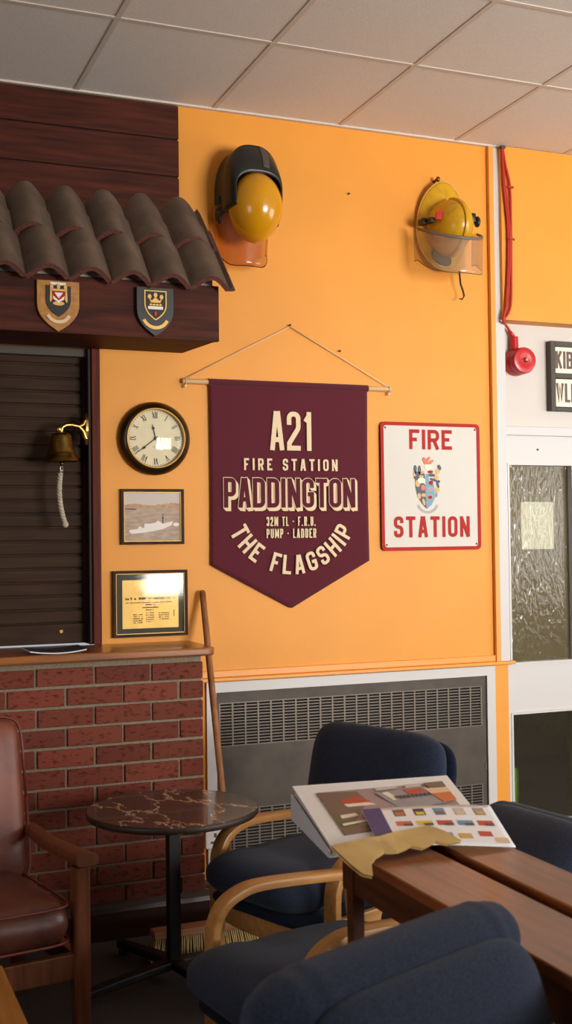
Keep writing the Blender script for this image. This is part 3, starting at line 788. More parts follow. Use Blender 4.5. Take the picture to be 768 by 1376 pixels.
# ------------------------------------------------------------------ banner
bn = thing('pennant_banner', 'maroon pointed felt banner lettered A21 FIRE STATION PADDINGTON THE FLAGSHIP', 'banner', (1.95, 0, 2.21))
def bx(u, v):
    """banner cloth: u 0..1 across, v 0..1 down"""
    x = 1.577+(2.331-1.577)*u
    zl = 1.428 + (1.226-1.428)*(1-abs(u-.492)/.5)
    z = 2.224 + (zl-2.224)*v
    y = -.012 - .004*math.sin(u*7+.6)*v - .003*math.sin(u*15+v*4)*v*(1-v) + .004*v
    return (x-.006*math.sin(v*PI)*(u-.5), y, z)
m = MB().grid(bx, 48, 40); m.build('cloth', M_BANNER, bn, smooth=True, solid=.004)
m = MB(); m.tube([(1.574, -.012, 2.212), (2.334, -.012, 2.212)], .0155, 16); m.build('rod_sleeve', M_BANNER, bn, smooth=True, angle=60)
m = MB(); m.tube([(1.458, -.012, 2.212), (2.452, -.012, 2.212)], .0115, 16); m.build('dowel', M_DOWEL, bn, smooth=True, angle=60)
m = MB()
for xs in (1.470, 2.440):
    m.tube([(xs, -.014, 2.222), (xs*.5+1.957*.5, -.011, 2.349), (1.957, -.008, 2.474)], .0022, 6)
    m.tube([(xs+.0135*math.cos(a)*0+.002*i/20, -.012-.0135*math.cos(a), 2.212+.0135*math.sin(a)) for i, a in enumerate([2*PI*i/16 for i in range(17)])], .0022, 6)
    m.ell((xs-.001, -.018, 2.190), (.007, .006, .008), 10, 8)
m.build('hanging_cord', M_CORD, bn, smooth=True)
m = MB(); m.tube([(1.957, -.001, 2.478), (1.957, -.014, 2.480)], .003, 8); m.ell((1.957, -.015, 2.480), (.005, .003, .005), 10, 6); m.build('nail', M_BLACK, bn, smooth=True)
Y1, Y0 = -.0160, -.0195
def stick(mb): pass
m = MB(); text_line(m, 'A21', 1.853, 2.056, 1.923, .172, .0215, Y0, Y1, .013); m.build('lettering', M_CREAM, bn, label='cream A21 lettering')
m = MB(); text_line(m, 'FIRE STATION', 1.731, 2.176, 1.834, .052, .0088, Y0, Y1, .0165); m.build('lettering', M_CREAM, bn, label='cream FIRE STATION lettering')
m = MB(); t = .0185; zz, hh = 1.668, .135
w_, res = text_line(m, 'PADDINGTON', 1.634, 2.262, zz, hh, t+.006, Y0, Y1, .0060)
for k in range(1, 5): text_at(m, res, w_, zz, hh, t+.006, Y0+.0008*k, Y1, .0030*k, -.0030*k)
m.build('lettering', M_CREAM, bn, label='cream outline and drop shadow of PADDINGTON')
m = MB()
for ch, x in res:
    glyph(m, ch, w_-.0045, hh-.006, t+.0005, Y0-.0022, Y0-.0008, Matrix.Translation((x+.0030, 0, zz+.003)))
m.build('lettering', M_BANNER, bn, label='maroon PADDINGTON lettering')
m = MB(); text_line(m, '32M TL · F.R.U.', 1.832, 2.066, 1.590, .041, .0056, Y0, Y1, .0056); m.build('lettering', M_CREAM, bn, label='cream 32M TL F.R.U. lettering')
m = MB(); text_line(m, 'PUMP · LADDER', 1.832, 2.068, 1.537, .041, .0056, Y0, Y1, .0056); m.build('lettering', M_CREAM, bn, label='cream PUMP LADDER lettering')
# THE FLAGSHIP on an arc (letters stand on a circle, reading left to right along its lower half)
m = MB(); txt = 'THE FLAGSHIP'; gh, gt, gw = .084, .0138, .047; acx, acz, rr = 1.955, 1.701, .324
tot = sum(glyph_w(ch, gw, gt) for ch in txt) + .0144*(len(txt)-1)
arc = math.radians(131); ang = -arc/2
for ch in txt:
    gwid = glyph_w(ch, gw, gt); a = ang + arc*(gwid/2)/tot
    M = Matrix.Translation((acx+rr*math.sin(a), 0, acz-rr*math.cos(a))) @ Matrix.Rotation(-a, 4, 'Y') @ Matrix.Translation((-gwid/2, 0, 0))
    glyph(m, ch, gw, gh, gt, Y0, Y1+.004, M); ang += arc*(gwid+.0144)/tot
m.build('lettering', M_CREAM, bn, label='cream THE FLAGSHIP lettering on a curve')

# ------------------------------------------------------------------ fire station sign
sg = thing('fire_station_sign', 'white enamel FIRE STATION sign with red border and coat of arms', 'sign', (2.655, 0, 1.77))
SX0, SX1, SZ0, SZ1 = 2.395, 2.917, 1.473, 2.064
MB().prism(rrect(SX0, SX1, SZ0, SZ1, .022), -.012, -.004).build('plate', M_SIGNW, sg)
MB().ring(rrect(SX0, SX1, SZ0, SZ1, .022), rrect(SX0+.016, SX1-.016, SZ0+.016, SZ1-.016, .012), -.0145, -.003).build('red_border', M_SIGNR, sg)
m = MB(); text_line(m, 'FIRE', 2.543, 2.768, 1.940, .092, .0168, -.0132, -.0118, .013); m.build('lettering', M_SIGNR, sg, label='red FIRE lettering')
m = MB(); text_line(m, 'STATION', 2.458, 2.857, 1.533, .097, .0168, -.0132, -.0118, .0135); m.build('lettering', M_SIGNR, sg, label='red STATION lettering')
for x, z in ((SX0+.025, SZ0+.027), (SX1-.025, SZ0+.027), (SX0+.025, SZ1-.027), (SX1-.025, SZ1-.027)):
    MB().lathe([(0, -.015), (.004, -.0145), (.005, -.012)], (x, 0, z), 'y', 10).build('screw', M_BLACK, sg)
# coat of arms: helm, mantling, quartered shield, scroll (crop frame 768 x 1280 over 60 x 100 px)
def arms(px, py): return (2.592+(px-230)*.000312+.0, 1.868-(py-310)*.000277)
def poly(mb, L, y0=-.0138, y1=-.0118): mb.prism([arms(*p) for p in L], y0, y1)
def blob(mb, px, py, rx, ry, y0=-.0142, rot=0): 
    c = arms(px, py); mb.prism(ellp(c[0], c[1], rx*.000312, ry*.000277, 14, rot), y0, -.0118)
K = M_PCOL
m = MB(); poly(m, [(230,560),(330,640),(345,1045),(270,960),(195,840),(165,690),(160,560),(185,480),(320,450),(330,560)], -.0130); blob(m, 165, 380, 26, 65); blob(m, 235, 395, 24, 75); blob(m, 205, 450, 50, 30); blob(m, 180, 525, 40, 30); blob(m, 570, 350, 28, 50, rot=.4); blob(m, 440, 480, 60, 28); blob(m, 470, 560, 70, 22, rot=-.3); blob(m, 540, 640, 22, 60, rot=.3); blob(m, 555, 585, 26, 24)
m.build('mantling', K['navy'], sg)
m = MB(); poly(m, [(335,470),(385,450),(395,600),(480,640),(490,860),(430,980),(350,1045)], -.0134); blob(m, 515, 810, 20, 40); m.build('shield_blue', K['steel'], sg)
m = MB(); blob(m, 205, 620, 42, 60); blob(m, 155, 465, 24, 50); blob(m, 540, 420, 34, 50); blob(m, 520, 520, 40, 40); blob(m, 530, 730, 36, 44); blob(m, 225, 830, 30, 50); blob(m, 300, 815, 40, 30, -.0146); blob(m, 300, 930, 22, 60, -.0146, .3); blob(m, 290, 430, 30, 26); blob(m, 265, 505, 40, 22); blob(m, 410, 835, 44, 26, -.0144)
m.build('gold_details', K['gold'], sg)
m = MB(); blob(m, 378, 340, 55, 62); blob(m, 265, 570, 62, 48, -.0150); m.build('helm', K['cream'], sg)
m = MB(); poly(m, [(320,300),(285,220),(300,180),(330,180),(340,220),(400,170),(425,175),(370,270),(455,220),(475,240),(420,300)], -.0146); blob(m, 290, 690, 34, 50, -.0146); m.build('crest', K['rust'], sg)
m = MB(); blob(m, 420, 425, 44, 26, -.0148); blob(m, 425, 610, 36, 38, -.0148); blob(m, 408, 850, 34, 30, -.0150); m.build('red_charges', M_SIGNR, sg)
m = MB(); poly(m, [(355,680),(470,680),(470,750),(355,760)], -.0140); m.build('shield_band', K['grey'], sg)
m = MB(); c = arms(365, 900)
for r_ in (.050, .0585): scroll(m, c[0], c[1]-.002, r_, 200, 340, .0012, -.0132, -.0118)
for i in range(15):
    a = math.radians(212+8.2*i); ribbon(m, [(c[0]+.052*math.cos(a), c[1]-.002+.052*math.sin(a)), (c[0]+.056*math.cos(a+.03), c[1]-.002+.056*math.sin(a+.03))], .0016, -.0132, -.0118, False, Matrix.Identity(4))
m.build('motto_scroll', K['dark'], sg)

# small nails left in the wall
for x, z, lab in ((2.256, 3.097, 'small dark nail high on the wall between the helmets'), (2.200, 2.377, 'small dark nail in the wall above the banner rod')):
    m = MB(); m.tube([(x, -.0, z), (x, -.010, z)], .0022, 8); m.ell((x, -.011, z), (.005, .003, .005), 10, 6)
    tag(m.build('nail', M_BLACK, smooth=True), lab, 'nail')

# ------------------------------------------------------------------ helmets
h1 = thing('firefighter_helmet', 'yellow domed helmet with black neck guard and tinted visor', 'helmet', (1.73, -.001, 2.95))
HX, HZ = 1.733, 2.945
m = MB()
m.ell((HX+.012, -.145, HZ), (.118, .135, .150), 40, 24, fn=lambda v: Vector((v.x*(1-.10*max(0, -v.z/.15)), v.y if v.y < 0 else v.y*.5, v.z)))
m.build('shell', M_YEL, h1, smooth=True)
# neck guard: an arch of stiff leather from the wall out to the shell
def ng(u, v):
    a = math.radians(-16 + 212*u); ca, sa = math.cos(a), math.sin(a)
    if v < .55: t = v/.55; kx, kz, y = 1-.02*t, 1-.03*t, -.004-.135*t
    else:
        t = (v-.55)/.45; e = math.sin(t*PI/2)
        kx, kz, y = .98-.19*t, .97-.66*t, -.139-.070*e
    x = HX+.010 + .126*kx*math.copysign(abs(ca)**.75, ca)
    z = HZ+.070 + (.205*kz*sa**.9 if sa > 0 else .36*sa*(1-.2*v))
    return (x, y, z)
MB().grid(ng, 48, 20).build('neck_guard', M_BLACKL, h1, smooth=True, solid=.007)
m = MB(); m.tube([ng(i/48, .55) for i in range(49)], .0045, 6); m.build('neck_guard_seam', M_BLACKL, h1, smooth=True)
MB().grid(lambda u, v: Vector(ng(.40+.07*u, .50+.42*v))+Vector((0, -.004, .003)), 4, 10).build('patch', M_GREYD, h1, smooth=True, solid=.002)  # grey strip paints a vertical highlight onto the black leather
m = MB(); m.ell((HX-.120, -.07, HZ-.03), (.010, .02, .032), 14, 10); m.tube([(HX-.118, -.06, HZ+.06), (HX-.12, -.068, HZ)], .012, 8); m.build('strap_buckle', M_BLACK, h1, smooth=True)
m = MB(); m.ell((HX+.122, -.13, HZ-.05), (.008, .012, .018), 12, 8); m.build('visor_pivot', M_BLACK, h1, smooth=True)
def vz(u, v):
    a = math.radians(-92+184*u); R = .128
    zb = -.245+.075*abs(math.sin(a))**6
    return (HX-.010+R*math.sin(a)*(1-.10*v), -.03-.115*math.cos(a)*(1-.15*v), HZ + .02 + (zb-.02)*v)
MB().grid(vz, 36, 14).build('visor', M_VISOR, h1, smooth=True, solid=.003)
m = MB(); m.tube([vz(i/36, 1) for i in range(37)], .0022, 6); m.build('visor_edge', M_FRAME, h1, smooth=True)

h2 = thing('firefighter_helmet', 'worn yellow helmet with wide brim and clear face shield', 'helmet', (2.72, -.001, 2.97))
JX, JZ = 2.712, 2.965
tilt = Matrix.Rotation(math.radians(-6), 4, 'X')
m = MB()
def brim(u, v):
    a = 2*PI*u; k = .55+.45*v
    x = .012 + .128*k*math.cos(a); z = (.222 if math.sin(a) > 0 else .190)*k*math.sin(a)
    y = -.035 - .03*(1-v)**.8 + .016*math.cos(2*a)*v
    return Vector((JX, 0, JZ)) + Vector((x, y, z))
m.grid(brim, 56, 8); m.build('brim', M_YEL2, h2, smooth=True, solid=.006)
m = MB(); m.tube([brim(i/56, 1) for i in range(57)], .0045, 8); m.build('brim_edge', M_PCOL['gold'], h2, smooth=True)
m = MB(); m.ell((JX+.012, -.07, JZ-.005), (.099, .175, .130), 36, 20, fn=lambda v: Vector((v.x, v.y if v.y < 0 else v.y*.2, v.z))); m.build('crown', M_YEL2, h2, smooth=True)
m = MB()
cp = [(JX+.018, -.07-.176*math.cos(t), JZ-.005+.132*math.sin(t)) for t in [math.radians(-80+160*i/20) for i in range(21)]]
m.sweep(cp, (1, 0, 0), .022, .018, .3); m.build('comb', M_YEL2, h2, smooth=True, angle=40)
m = MB(); m.prism([(-.016, -.02), (.010, -.024), (.014, .0), (.018, .016), (.0, .024), (-.012, .012)], -.012, 0, M=Matrix.Translation((JX-.082, -.160, JZ+.028))); m.build('red_tag', M_RED, h2)
m = MB(); m.box(JX-.135, JX-.100, -.11, -.06, JZ, JZ+.028, .006); m.box(JX-.118, JX-.092, -.15, -.10, JZ+.0, JZ+.022, .005); m.build('visor_hinge', M_BLACK, h2)
m = MB(); m.box(JX+.090, JX+.112, -.17, -.08, JZ+.012, JZ+.055, .006); m.ell((JX+.128, -.15, JZ+.02), (.014, .02, .026), 14, 8); m.build('visor_hinge', M_BLACK, h2, smooth=True, angle=40)
m = MB(); m.ell((JX-.01, -.062, JZ-.135), (.055, .006, .036), 20, 10, M=Matrix.Rotation(.5, 4, 'Y')); m.build('front_badge', M_GREYD, h2, smooth=True)
def v2(u, v):  # shield: top and lower edge dip towards the front
    a = math.radians(-100+200*u); R = .158
    c = min(1, 1-math.cos(a))
    z0, z1 = -.085+.075*c, -.250+.090*c**1.5
    return (JX+.008+R*math.sin(a)*(1-.03*v), -.075-.180*math.cos(a), JZ + z0 + (z1-z0)*v)
MB().grid(v2, 44, 12).build('face_shield', M_VISOR2, h2, smooth=True, solid=.003)
m = MB(); m.grid(lambda u, v: Vector(v2(.06+.88*u, .08*v)) + Vector((0, -.003, 0)), 40, 2); m.build('shield_strip', mat('shield_trim', (112,98,84), .5), h2, smooth=True, solid=.004)
m = MB(); m.tube([v2(i/44, 1) for i in range(45)], .0018, 6); m.build('shield_edge', M_GREYD, h2, smooth=True)
m = MB(); m.sweep([(JX+.088, -.05, JZ-.19), (JX+.094, -.05, JZ-.25), (JX+.108, -.05, JZ-.285), (JX+.112, -.05, JZ-.305), (JX+.100, -.05, JZ-.322), (JX+.088, -.05, JZ-.318)], (0, 1, 0), .012, .004); m.build('chin_strap', M_BLACK, h2)
m = MB(); m.tube([(JX-.012, -.0, JZ+.235), (JX-.012, -.03, JZ+.238), (JX-.010, -.045, JZ+.228)], .006, 8); m.ell((JX-.012, -.04, JZ+.236), (.010, .010, .013), 12, 8); m.build('hook', M_BRASS_OLD, h2, smooth=True)

# ------------------------------------------------------------------ alarm sounder and cables
al = thing('alarm_sounder', 'round red fire alarm sounder on white panel', 'alarm', (3.165, .06, 2.375))
MB().lathe([(.0, -.001), (.066, -.001), (.066, -.040), (.063, -.046), (0, -.046)], (3.168, .06, 2.378), 'y', 40).build('base', M_RED, al, smooth=True, angle=40)
MB().lathe([(.050, -.044), (.064, -.05), (.064, -.082), (.060, -.090), (.04, -.095), (.03, -.092), (.0, -.092)], (3.168, .06, 2.378), 'y', 40, cap=False).build('dome', M_RED, al, smooth=True, angle=40)
MB().lathe([(.0, -.106), (.006, -.106), (.009, -.100), (.012, -.094), (.012, -.09)], (3.168, .06, 2.378), 'y', 16).build('centre_bolt', M_STEEL, al, smooth=True, angle=40)
MB().tube([(3.150, .035, 2.435), (3.150, .035, 2.500)], [.021, .019], 16).build('cable_gland', M_RED, al, smooth=True, angle=40)
def smooth_path(P, n=8):
    P = [Vector(p) for p in P]; out = []
    for i in range(len(P)-1):
        a, b, c, d = P[max(i-1, 0)], P[i], P[i+1], P[min(i+2, len(P)-1)]
        for k in range(n):
            t = k/n; out.append(.5*((2*b) + (c-a)*t + (2*a-5*b+4*c-d)*t*t + (3*b-a-3*c+d)*t**3))
    return out + [P[-1]]
cb = thing('alarm_cable', 'red alarm cables looping down the wall corner beside white post', 'cable', (3.04, -.03, 3.38))
A1 = [(3.047, -.045, 3.392), (3.052, -.046, 3.28), (3.070, -.046, 3.12), (3.082, -.046, 2.98), (3.078, -.046, 2.82), (3.062, -.046, 2.66), (3.040, -.046, 2.570), (3.052, -.030, 2.553), (3.078, .0, 2.549), (3.118, .035, 2.538), (3.144, .042, 2.505), (3.150, .035, 2.48)]
A2 = [(3.050, -.045, 3.392), (3.066, -.046, 3.30), (3.088, -.046, 3.20), (3.090, -.046, 3.0), (3.088, -.046, 2.84), (3.084, -.046, 2.66), (3.070, -.046, 2.60), (3.042, -.044, 2.562)]
A3 = [(3.046, -.045, 3.392), (3.054, -.046, 3.2), (3.072, -.046, 3.0), (3.068, -.046, 2.80), (3.052, -.046, 2.62), (3.040, -.044, 2.562)]
MB().tube(smooth_path(A1), .0065, 8).build('cable', M_REDCABLE, cb, smooth=True)
MB().tube(smooth_path(A2), .006, 8).build('cable', M_REDCABLE, cb, smooth=True)
MB().tube(smooth_path(A3), .005, 8).build('cable', M_REDCABLE, cb, smooth=True)
MB().tube([(3.13, .045, 2.528), (3.147, .038, 2.500)], [.009, .012], 10).build('sleeve', M_RED, cb, smooth=True)
for x, z in ((3.082, 3.20), (3.084, 2.95)):
    m = MB(); m.tube([(x-.018, -.052, z), (x+.02, -.052, z+.002)], .0045, 8); m.ell((x+.018, -.05, z), (.006, .006, .006), 8, 6); m.build('cable_clip', M_REDCABLE, cb, smooth=True)
m = MB(); m.box(3.036, 3.062, -.058, -.035, 3.382, 3.396, .003); m.build('fixing', M_GREYD, cb)

# ------------------------------------------------------------------ letter board above the door
lb = thing('letter_board', 'grey framed board with KIB and WLI letter cards', 'sign', (3.5, .06, 2.31))
LX0, LX1, LZ0, LZ1 = 3.349, 3.73, 2.146, 2.490
m = MB(); m.box(LX0+.005, LX1, .042, .059, LZ0+.005, LZ1-.005); m.build('backing', M_VOID, lb)
m = MB()
m.box(LX0, LX0+.028, .02, .06, LZ0, LZ1, .003); m.box(LX1-.028, LX1, .02, .06, LZ0, LZ1, .003)
m.box(LX0+.028, LX1-.028, .02, .06, LZ1-.026, LZ1, .003); m.box(LX0+.028, LX1-.028, .02, .06, LZ0, LZ0+.018, .003); m.box(LX0+.028, LX1-.028, .022, .06, 2.308, 2.332, .003)
m.build('board_frame', M_GREYD, lb)
for z0, z1, tx in ((2.334, 2.462, 'KIB'), (2.168, 2.304, 'WLI')):
    c = MB().prism(rrect(LX0+.032, LX0+.140, z0, z1, .008), .030, .042); c = c.build('letter_card', M_PCOL['cream'], lb)
    m = MB(); text_line(m, tx, LX0+.034, LX0+.136, z0+.022, z1-z0-.042, .0135, .0285, .0305, .006)
    l = m.build('letters', M_PCOL['dark'], c)
    m = MB().prism(rrect(LX0+.146, LX1-.032, z0, z1, .008), .030, .042); m.build('letter_card', M_INK, lb, label='dark letter card')

# ------------------------------------------------------------------ heater
ht = thing('fan_heater', 'built-in grey metal wall heater with slotted grilles and white surround', 'heater', (2.27, 0, .1))
m = MB(); m.ring([(1.552, .088), (2.983, .088), (2.983, .922), (1.552, .922)], [(1.595, .088), (2.938, .088), (2.938, .878), (1.595, .878)], -.013, -.001); m.build('surround', M_WHITE, ht)
UG = (1.611, 2.908, .646, .829); LG = (1.611, 2.908, .190, .372)
m = MB()
for z0, z1 in ((.829, .878), (.372, .646), (.088, .190)): m.box(1.595, 2.932, -.006, -.001, z0, z1)
for z0, z1 in ((.190, .372), (.646, .829)): m.box(1.595, 1.611, -.006, -.001, z0, z1); m.box(2.908, 2.932, -.006, -.001, z0, z1)
m.build('casing', M_HEATER, ht)
m = MB().box(2.933, 2.938, -.004, -.001, .088, .878).build('edge_gap', M_SKIRT, ht)
for gx0, gx1, gz0, gz1 in (UG, LG):
    r = MB(); r.box(gx0, gx1, -.0022, -.0008, gz0, gz1); back = r.build('grille_back', M_VOID, ht)
    m = MB(); n = 22
    for i in range(n+1):
        x = gx0+(gx1-gx0)*i/n; m.box(x-.0038, x+.0038, -.0075, -.002, gz0, gz1)
    nz = 14
    for i in range(nz+1):
        z = gz0+(gz1-gz0)*i/nz; m.box(gx0, gx1, -.0065, -.002, z-.0022, z+.0022)
    m.build('grille', M_HEATBAR, ht)
MB().box(2.925, 2.929, -.010, -.004, .44, .47).build('latch', M_STEEL, ht)
# wall socket beside the brick bar
sk = thing('wall_socket', 'white wall socket on the heater surround beside the brick bar', 'socket', (1.58, -.02, .26))
MB().box(1.535, 1.618, -.030, -.0135, .222, .304, .004).build('face_plate', M_SOCKET, sk)
m = MB()
for x, z, a, b in ((1.578, .278, .006, .009), (1.565, .248, .008, .005), (1.594, .262, .005, .007), (1.594, .246, .005, .004)): m.box(x-a, x+a, -.0308, -.029, z-b, z+b)
m.build('pin_holes', M_SHIPD, sk)

# ------------------------------------------------------------------ broom
bm_ = thing('broom', 'long handled wooden broom leaning in the corner beside brick bar', 'broom', (1.38, -.6, 0))
top = Vector((1.533, -.028, 1.307)); bot = Vector((1.455, -.625, .105))
m = MB(); m.tube([bot+(top-bot)*(i/10) for i in range(11)], .0135, 12); m.ell(top, (.0135, .0135, .014), 12, 8); m.build('handle', M_POLE, bm_, smooth=True)
m = MB(); m.box(1.135, 1.60, -.655, -.585, .088, .115, .006); m.build('head', M_BROOMHEAD, bm_)
m = MB(); R = random.Random(5)
for i in range(56):
    x = 1.145+.445*i/55
    for j in range(4):
        y = -.648+.055*j/3; fx = (x-1.36)*.10; fy = (y+.62)*.8
        e = Vector((x+fx+R.uniform(-.006, .006), y+fy-.008+R.uniform(-.005, .005), .004)); s0 = Vector((x, y, .09))
        m.tube([s0, (s0+e)/2+Vector((0, 0, .0)), e], [.0022, .003, .0036], 5)
o = m.build('bristles', M_BRISTLE, bm_); o['kind'] = 'stuff'
m = MB(); m.prism([(1.15, .088), (1.59, .088), (1.60, .02), (1.14, .02)], -.63, -.606); m.build('bristle_core', M_BRISTLE_D, bm_)

# ------------------------------------------------------------------ round marble table
rt = thing('round_table', 'small round table with dark veined marble top and black pedestal', 'table', (1.157, -.828, 0))
def marble():
    m = bpy.data.materials.new('dark_marble'); m.use_nodes = True; nt = m.node_tree; N = nt.nodes; L = nt.links; b = N['Principled BSDF']
    b.inputs['Roughness'].default_value = .22; b.inputs['Coat Weight'].default_value = .2
    tc = N.new('ShaderNodeTexCoord'); mp = N.new('ShaderNodeMapping'); mp.inputs['Rotation'].default_value = (0, 0, .7); mp.inputs['Scale'].default_value = (5.2, 2.4, 3)
    L.new(tc.outputs['Object'], mp.inputs['Vector'])
    nz = N.new('ShaderNodeTexNoise'); nz.inputs['Scale'].default_value = 2.0; nz.inputs['Detail'].default_value = 6; nz.inputs['Roughness'].default_value = .7
    L.new(mp.outputs['Vector'], nz.inputs['Vector'])
    ad = N.new('ShaderNodeVectorMath'); ad.operation = 'MULTIPLY_ADD'; ad.inputs[1].default_value = (1.1, 1.1, 1.1)
    L.new(nz.outputs['Color'], ad.inputs[0]); L.new(mp.outputs['Vector'], ad.inputs[2])
    vo = N.new('ShaderNodeTexVoronoi'); vo.feature = 'DISTANCE_TO_EDGE'; vo.inputs['Scale'].default_value = 1.15
    L.new(ad.outputs[0], vo.inputs['Vector'])
    r = N.new('ShaderNodeValToRGB'); e = r.color_ramp.elements; e[0].position = 0; e[0].color = rgb(226,198,160); e[1].position = .05; e[1].color = rgb(58,43,37)
    x = e.new(.018); x.color = rgb(150,118,90)
    L.new(vo.outputs['Distance'], r.inputs['Fac'])
    n3 = N.new('ShaderNodeTexNoise'); n3.inputs['Scale'].default_value = 3.; L.new(mp.outputs['Vector'], n3.inputs['Vector'])
    r3 = N.new('ShaderNodeValToRGB'); r3.color_ramp.elements[0].position = .33; r3.color_ramp.elements[1].position = .46
    L.new(n3.outputs['Fac'], r3.inputs['Fac'])
    mx = N.new('ShaderNodeMix'); mx.data_type = 'RGBA'; mx.inputs[6].default_value = rgb(58,43,37)
    L.new(r3.outputs['Color'], mx.inputs[0]); L.new(r.outputs['Color'], mx.inputs[7]); L.new(mx.outputs[2], b.inputs['Base Color'])
    return m
RC = (1.157, -.828, 0)
MB().lathe([(0, .578), (.293, .578), (.296, .582), (.296, .599), (.294, .602), (0, .602)], RC, 'z', 80).build('table_top', marble(), rt, smooth=True, angle=30)
MB().lathe([(.2955, .580), (.2985, .583), (.2985, .597), (.2955, .600)], RC, 'z', 80, cap=False).build('edge_band', mat('worn_edge', (70,50,34), .5, c2=(30,24,20), vscale=7), rt, smooth=True)
MB().box(RC[0]-.021, RC[0]+.021, RC[1]-.021, RC[1]+.021, .05, .578, .003).build('pedestal', M_BLACKM, rt)
MB().box(RC[0]-.10, RC[0]+.10, RC[1]-.10, RC[1]+.10, .566, .578, .002).build('top_plate', M_BLACKM, rt)
for a in (-74, 106, 16, 196):
    d = Vector((math.cos(math.radians(a)), math.sin(math.radians(a)), 0)); q = d.cross(Vector((0, 0, 1)))
    m = MB(); m.sweep([Vector(RC)+d*r+Vector((0, 0, z)) for r, z in ((.0, .066), (.12, .058), (.25, .046), (.365, .034))], q, .045, .03, .25, ws=[.055, .048, .042, .038])
    e = Vector(RC)+d*.35; m.lathe([(.016, 0), (.018, .012), (.012, .022)], (e.x, e.y, .0), 'z', 12)
    m.build('foot', M_BLACKM, rt)

# ------------------------------------------------------------------ bentwood armchairs
def RX(a): return Matrix.Rotation(a, 4, 'X')
def make_armchair(label, loc, yaw, w=.58, ha=.52, hs=.42, hb=.76, yb=.36, wb=.54, low=(.20, .30), roll=True, arm_end=.24, tk=.062, rad=.07, py=-.235, sy=-.06):
    r = thing('bentwood_armchair', label, 'chair', (0, 0, 0), 'navy bentwood armchairs around the table')
    for sx in (-1, 1):
        x = sx*w/2
        p = [(x, py, 0), (x, py-.002, .2), (x, py, ha-.13), (x, py+.010, ha-.075), (x, py+.035, ha-.035), (x, py+.08, ha-.008), (x, py+.145, ha+.006), (x, py+.285, ha+.002), (x, arm_end, ha-.012)]
        p = smooth_path(p, 5)
        MB().sweep(p, (1, 0, 0), .058, .026, .22).build('arm', M_BEECH, r, smooth=True, angle=35)
        p = smooth_path([(x*.96, arm_end-.03, ha-.02), (x*.96, arm_end-.005, .30), (x*.96, arm_end+.05, 0)], 6)
        MB().sweep(p, (1, 0, 0), .04, .032, .22).build('rear_leg', M_BEECH, r, smooth=True, angle=35)
        MB().box(x-.012 if sx < 0 else x-.012, x+.012, py+.015, arm_end+.01, hs-.185, hs-.125, .004).build('side_rail', M_BEECH, r)
    p = smooth_path([(-w/2+.01, py+.005, hs-.175), (-w/4, py-.045, hs-.195), (w/4, py-.045, hs-.195), (w/2-.01, py+.005, hs-.175)], 6)
    MB().sweep(p, (0, 0, 1), .07, .022, .2).build('front_rail', M_BEECH, r, smooth=True, angle=35)
    def bulge(v):
        return Vector((v.x, v.y, v.z + .012*math.cos(v.x*5)*(v.z > 0) - .010*math.exp(-((v.y+.10)/.035)**2)*(v.z > 0)))
    MB().pillow(w/2-.040, .315, .062, Matrix.Translation((0, sy, hs-.058)), n=5.5, edge=7, crown=.012, fn=bulge).build('seat_cushion', M_NAVY, r, smooth=True)
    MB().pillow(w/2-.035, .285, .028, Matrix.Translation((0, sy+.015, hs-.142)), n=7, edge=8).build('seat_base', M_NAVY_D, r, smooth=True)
    # back: plane from low=(y, z) up to (yb, hb)
    a = Vector((0, low[0], low[1])); b = Vector((0, yb, hb)); up = (b-a).normalized(); H = (b-a).length
    fwd = Vector((0, -up.z, up.y))            # towards the sitter
    X = Vector((1, 0, 0))
    R = Matrix((X.to_4d(), up.to_4d(), (-fwd).to_4d(), (0, 0, 0, 1))).transposed(); R[3][3] = 1
    for i in range(3): R[3][i] = 0
    def at(u, v): return Matrix.Translation(a+up*u-fwd*v) @ R
    if roll:
        MB().pillow(wb/2-.045, H/2-.02, tk*.75, at(H/2-.036, -.052), n=6, edge=5, crown=.006).build('back_cushion', M_NAVY, r, smooth=True)
        n = 48; m = MB()
        def rollf(u, v):
            th = 2*PI*v; xx = (2*u-1); k = max(0, 1-abs(xx)**7)**.5
            rr = rad*k*(1+.025*math.sin(xx*38)*(abs(xx) > .6))
            c_ = a+up*(H-rad)-fwd*.015
            q = c_ + X*(xx*(wb/2-.004)) + up*(rr*math.cos(th)) + fwd*(rr*.95*math.sin(th))
            return q
        m.grid(rollf, n, 24); m.build('head_roll', M_NAVY, r, smooth=True)
    else:
        MB().pillow(wb/2-.008, H/2, tk, at(H/2, -.01), n=6, edge=5, crown=.01).build('back_cushion', M_NAVY, r, smooth=True)
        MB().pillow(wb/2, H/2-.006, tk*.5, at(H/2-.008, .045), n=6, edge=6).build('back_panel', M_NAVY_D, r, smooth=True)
    for sx in (-1, 1):
        MB().sweep([(sx*(wb/2-.05), arm_end-.02, hs-.16), (sx*(wb/2-.05), low[0]+.05, low[1]+.02)], (1, 0, 0), .03, .02).build('back_support', M_BEECH, r)
    r.location = loc; r.rotation_euler = (0, 0, yaw)
    return r
A = make_armchair('navy bentwood armchair in front of the heater, behind the binder', (1.630, -1.045, 0), math.radians(-70), w=.58, ha=.515, hs=.455, hb=.842, yb=.31, wb=.66, low=(.20, .33), roll=False, tk=.06)
B = make_armchair('navy bentwood armchair whose arms reach under the plank table, back rising behind it', (1.318, -1.80, 0), math.radians(-81), w=.50, ha=.52, hs=.40, hb=.645, yb=.885, wb=.62, low=(.36, .30), roll=True, arm_end=.26)
D = make_armchair('navy bentwood armchair nearest the camera, only its back in view', (1.014, -3.392, 0), math.radians(22), w=.58, ha=.52, hs=.42, hb=.888, yb=.37, wb=.648, low=(.22, .36), roll=True)

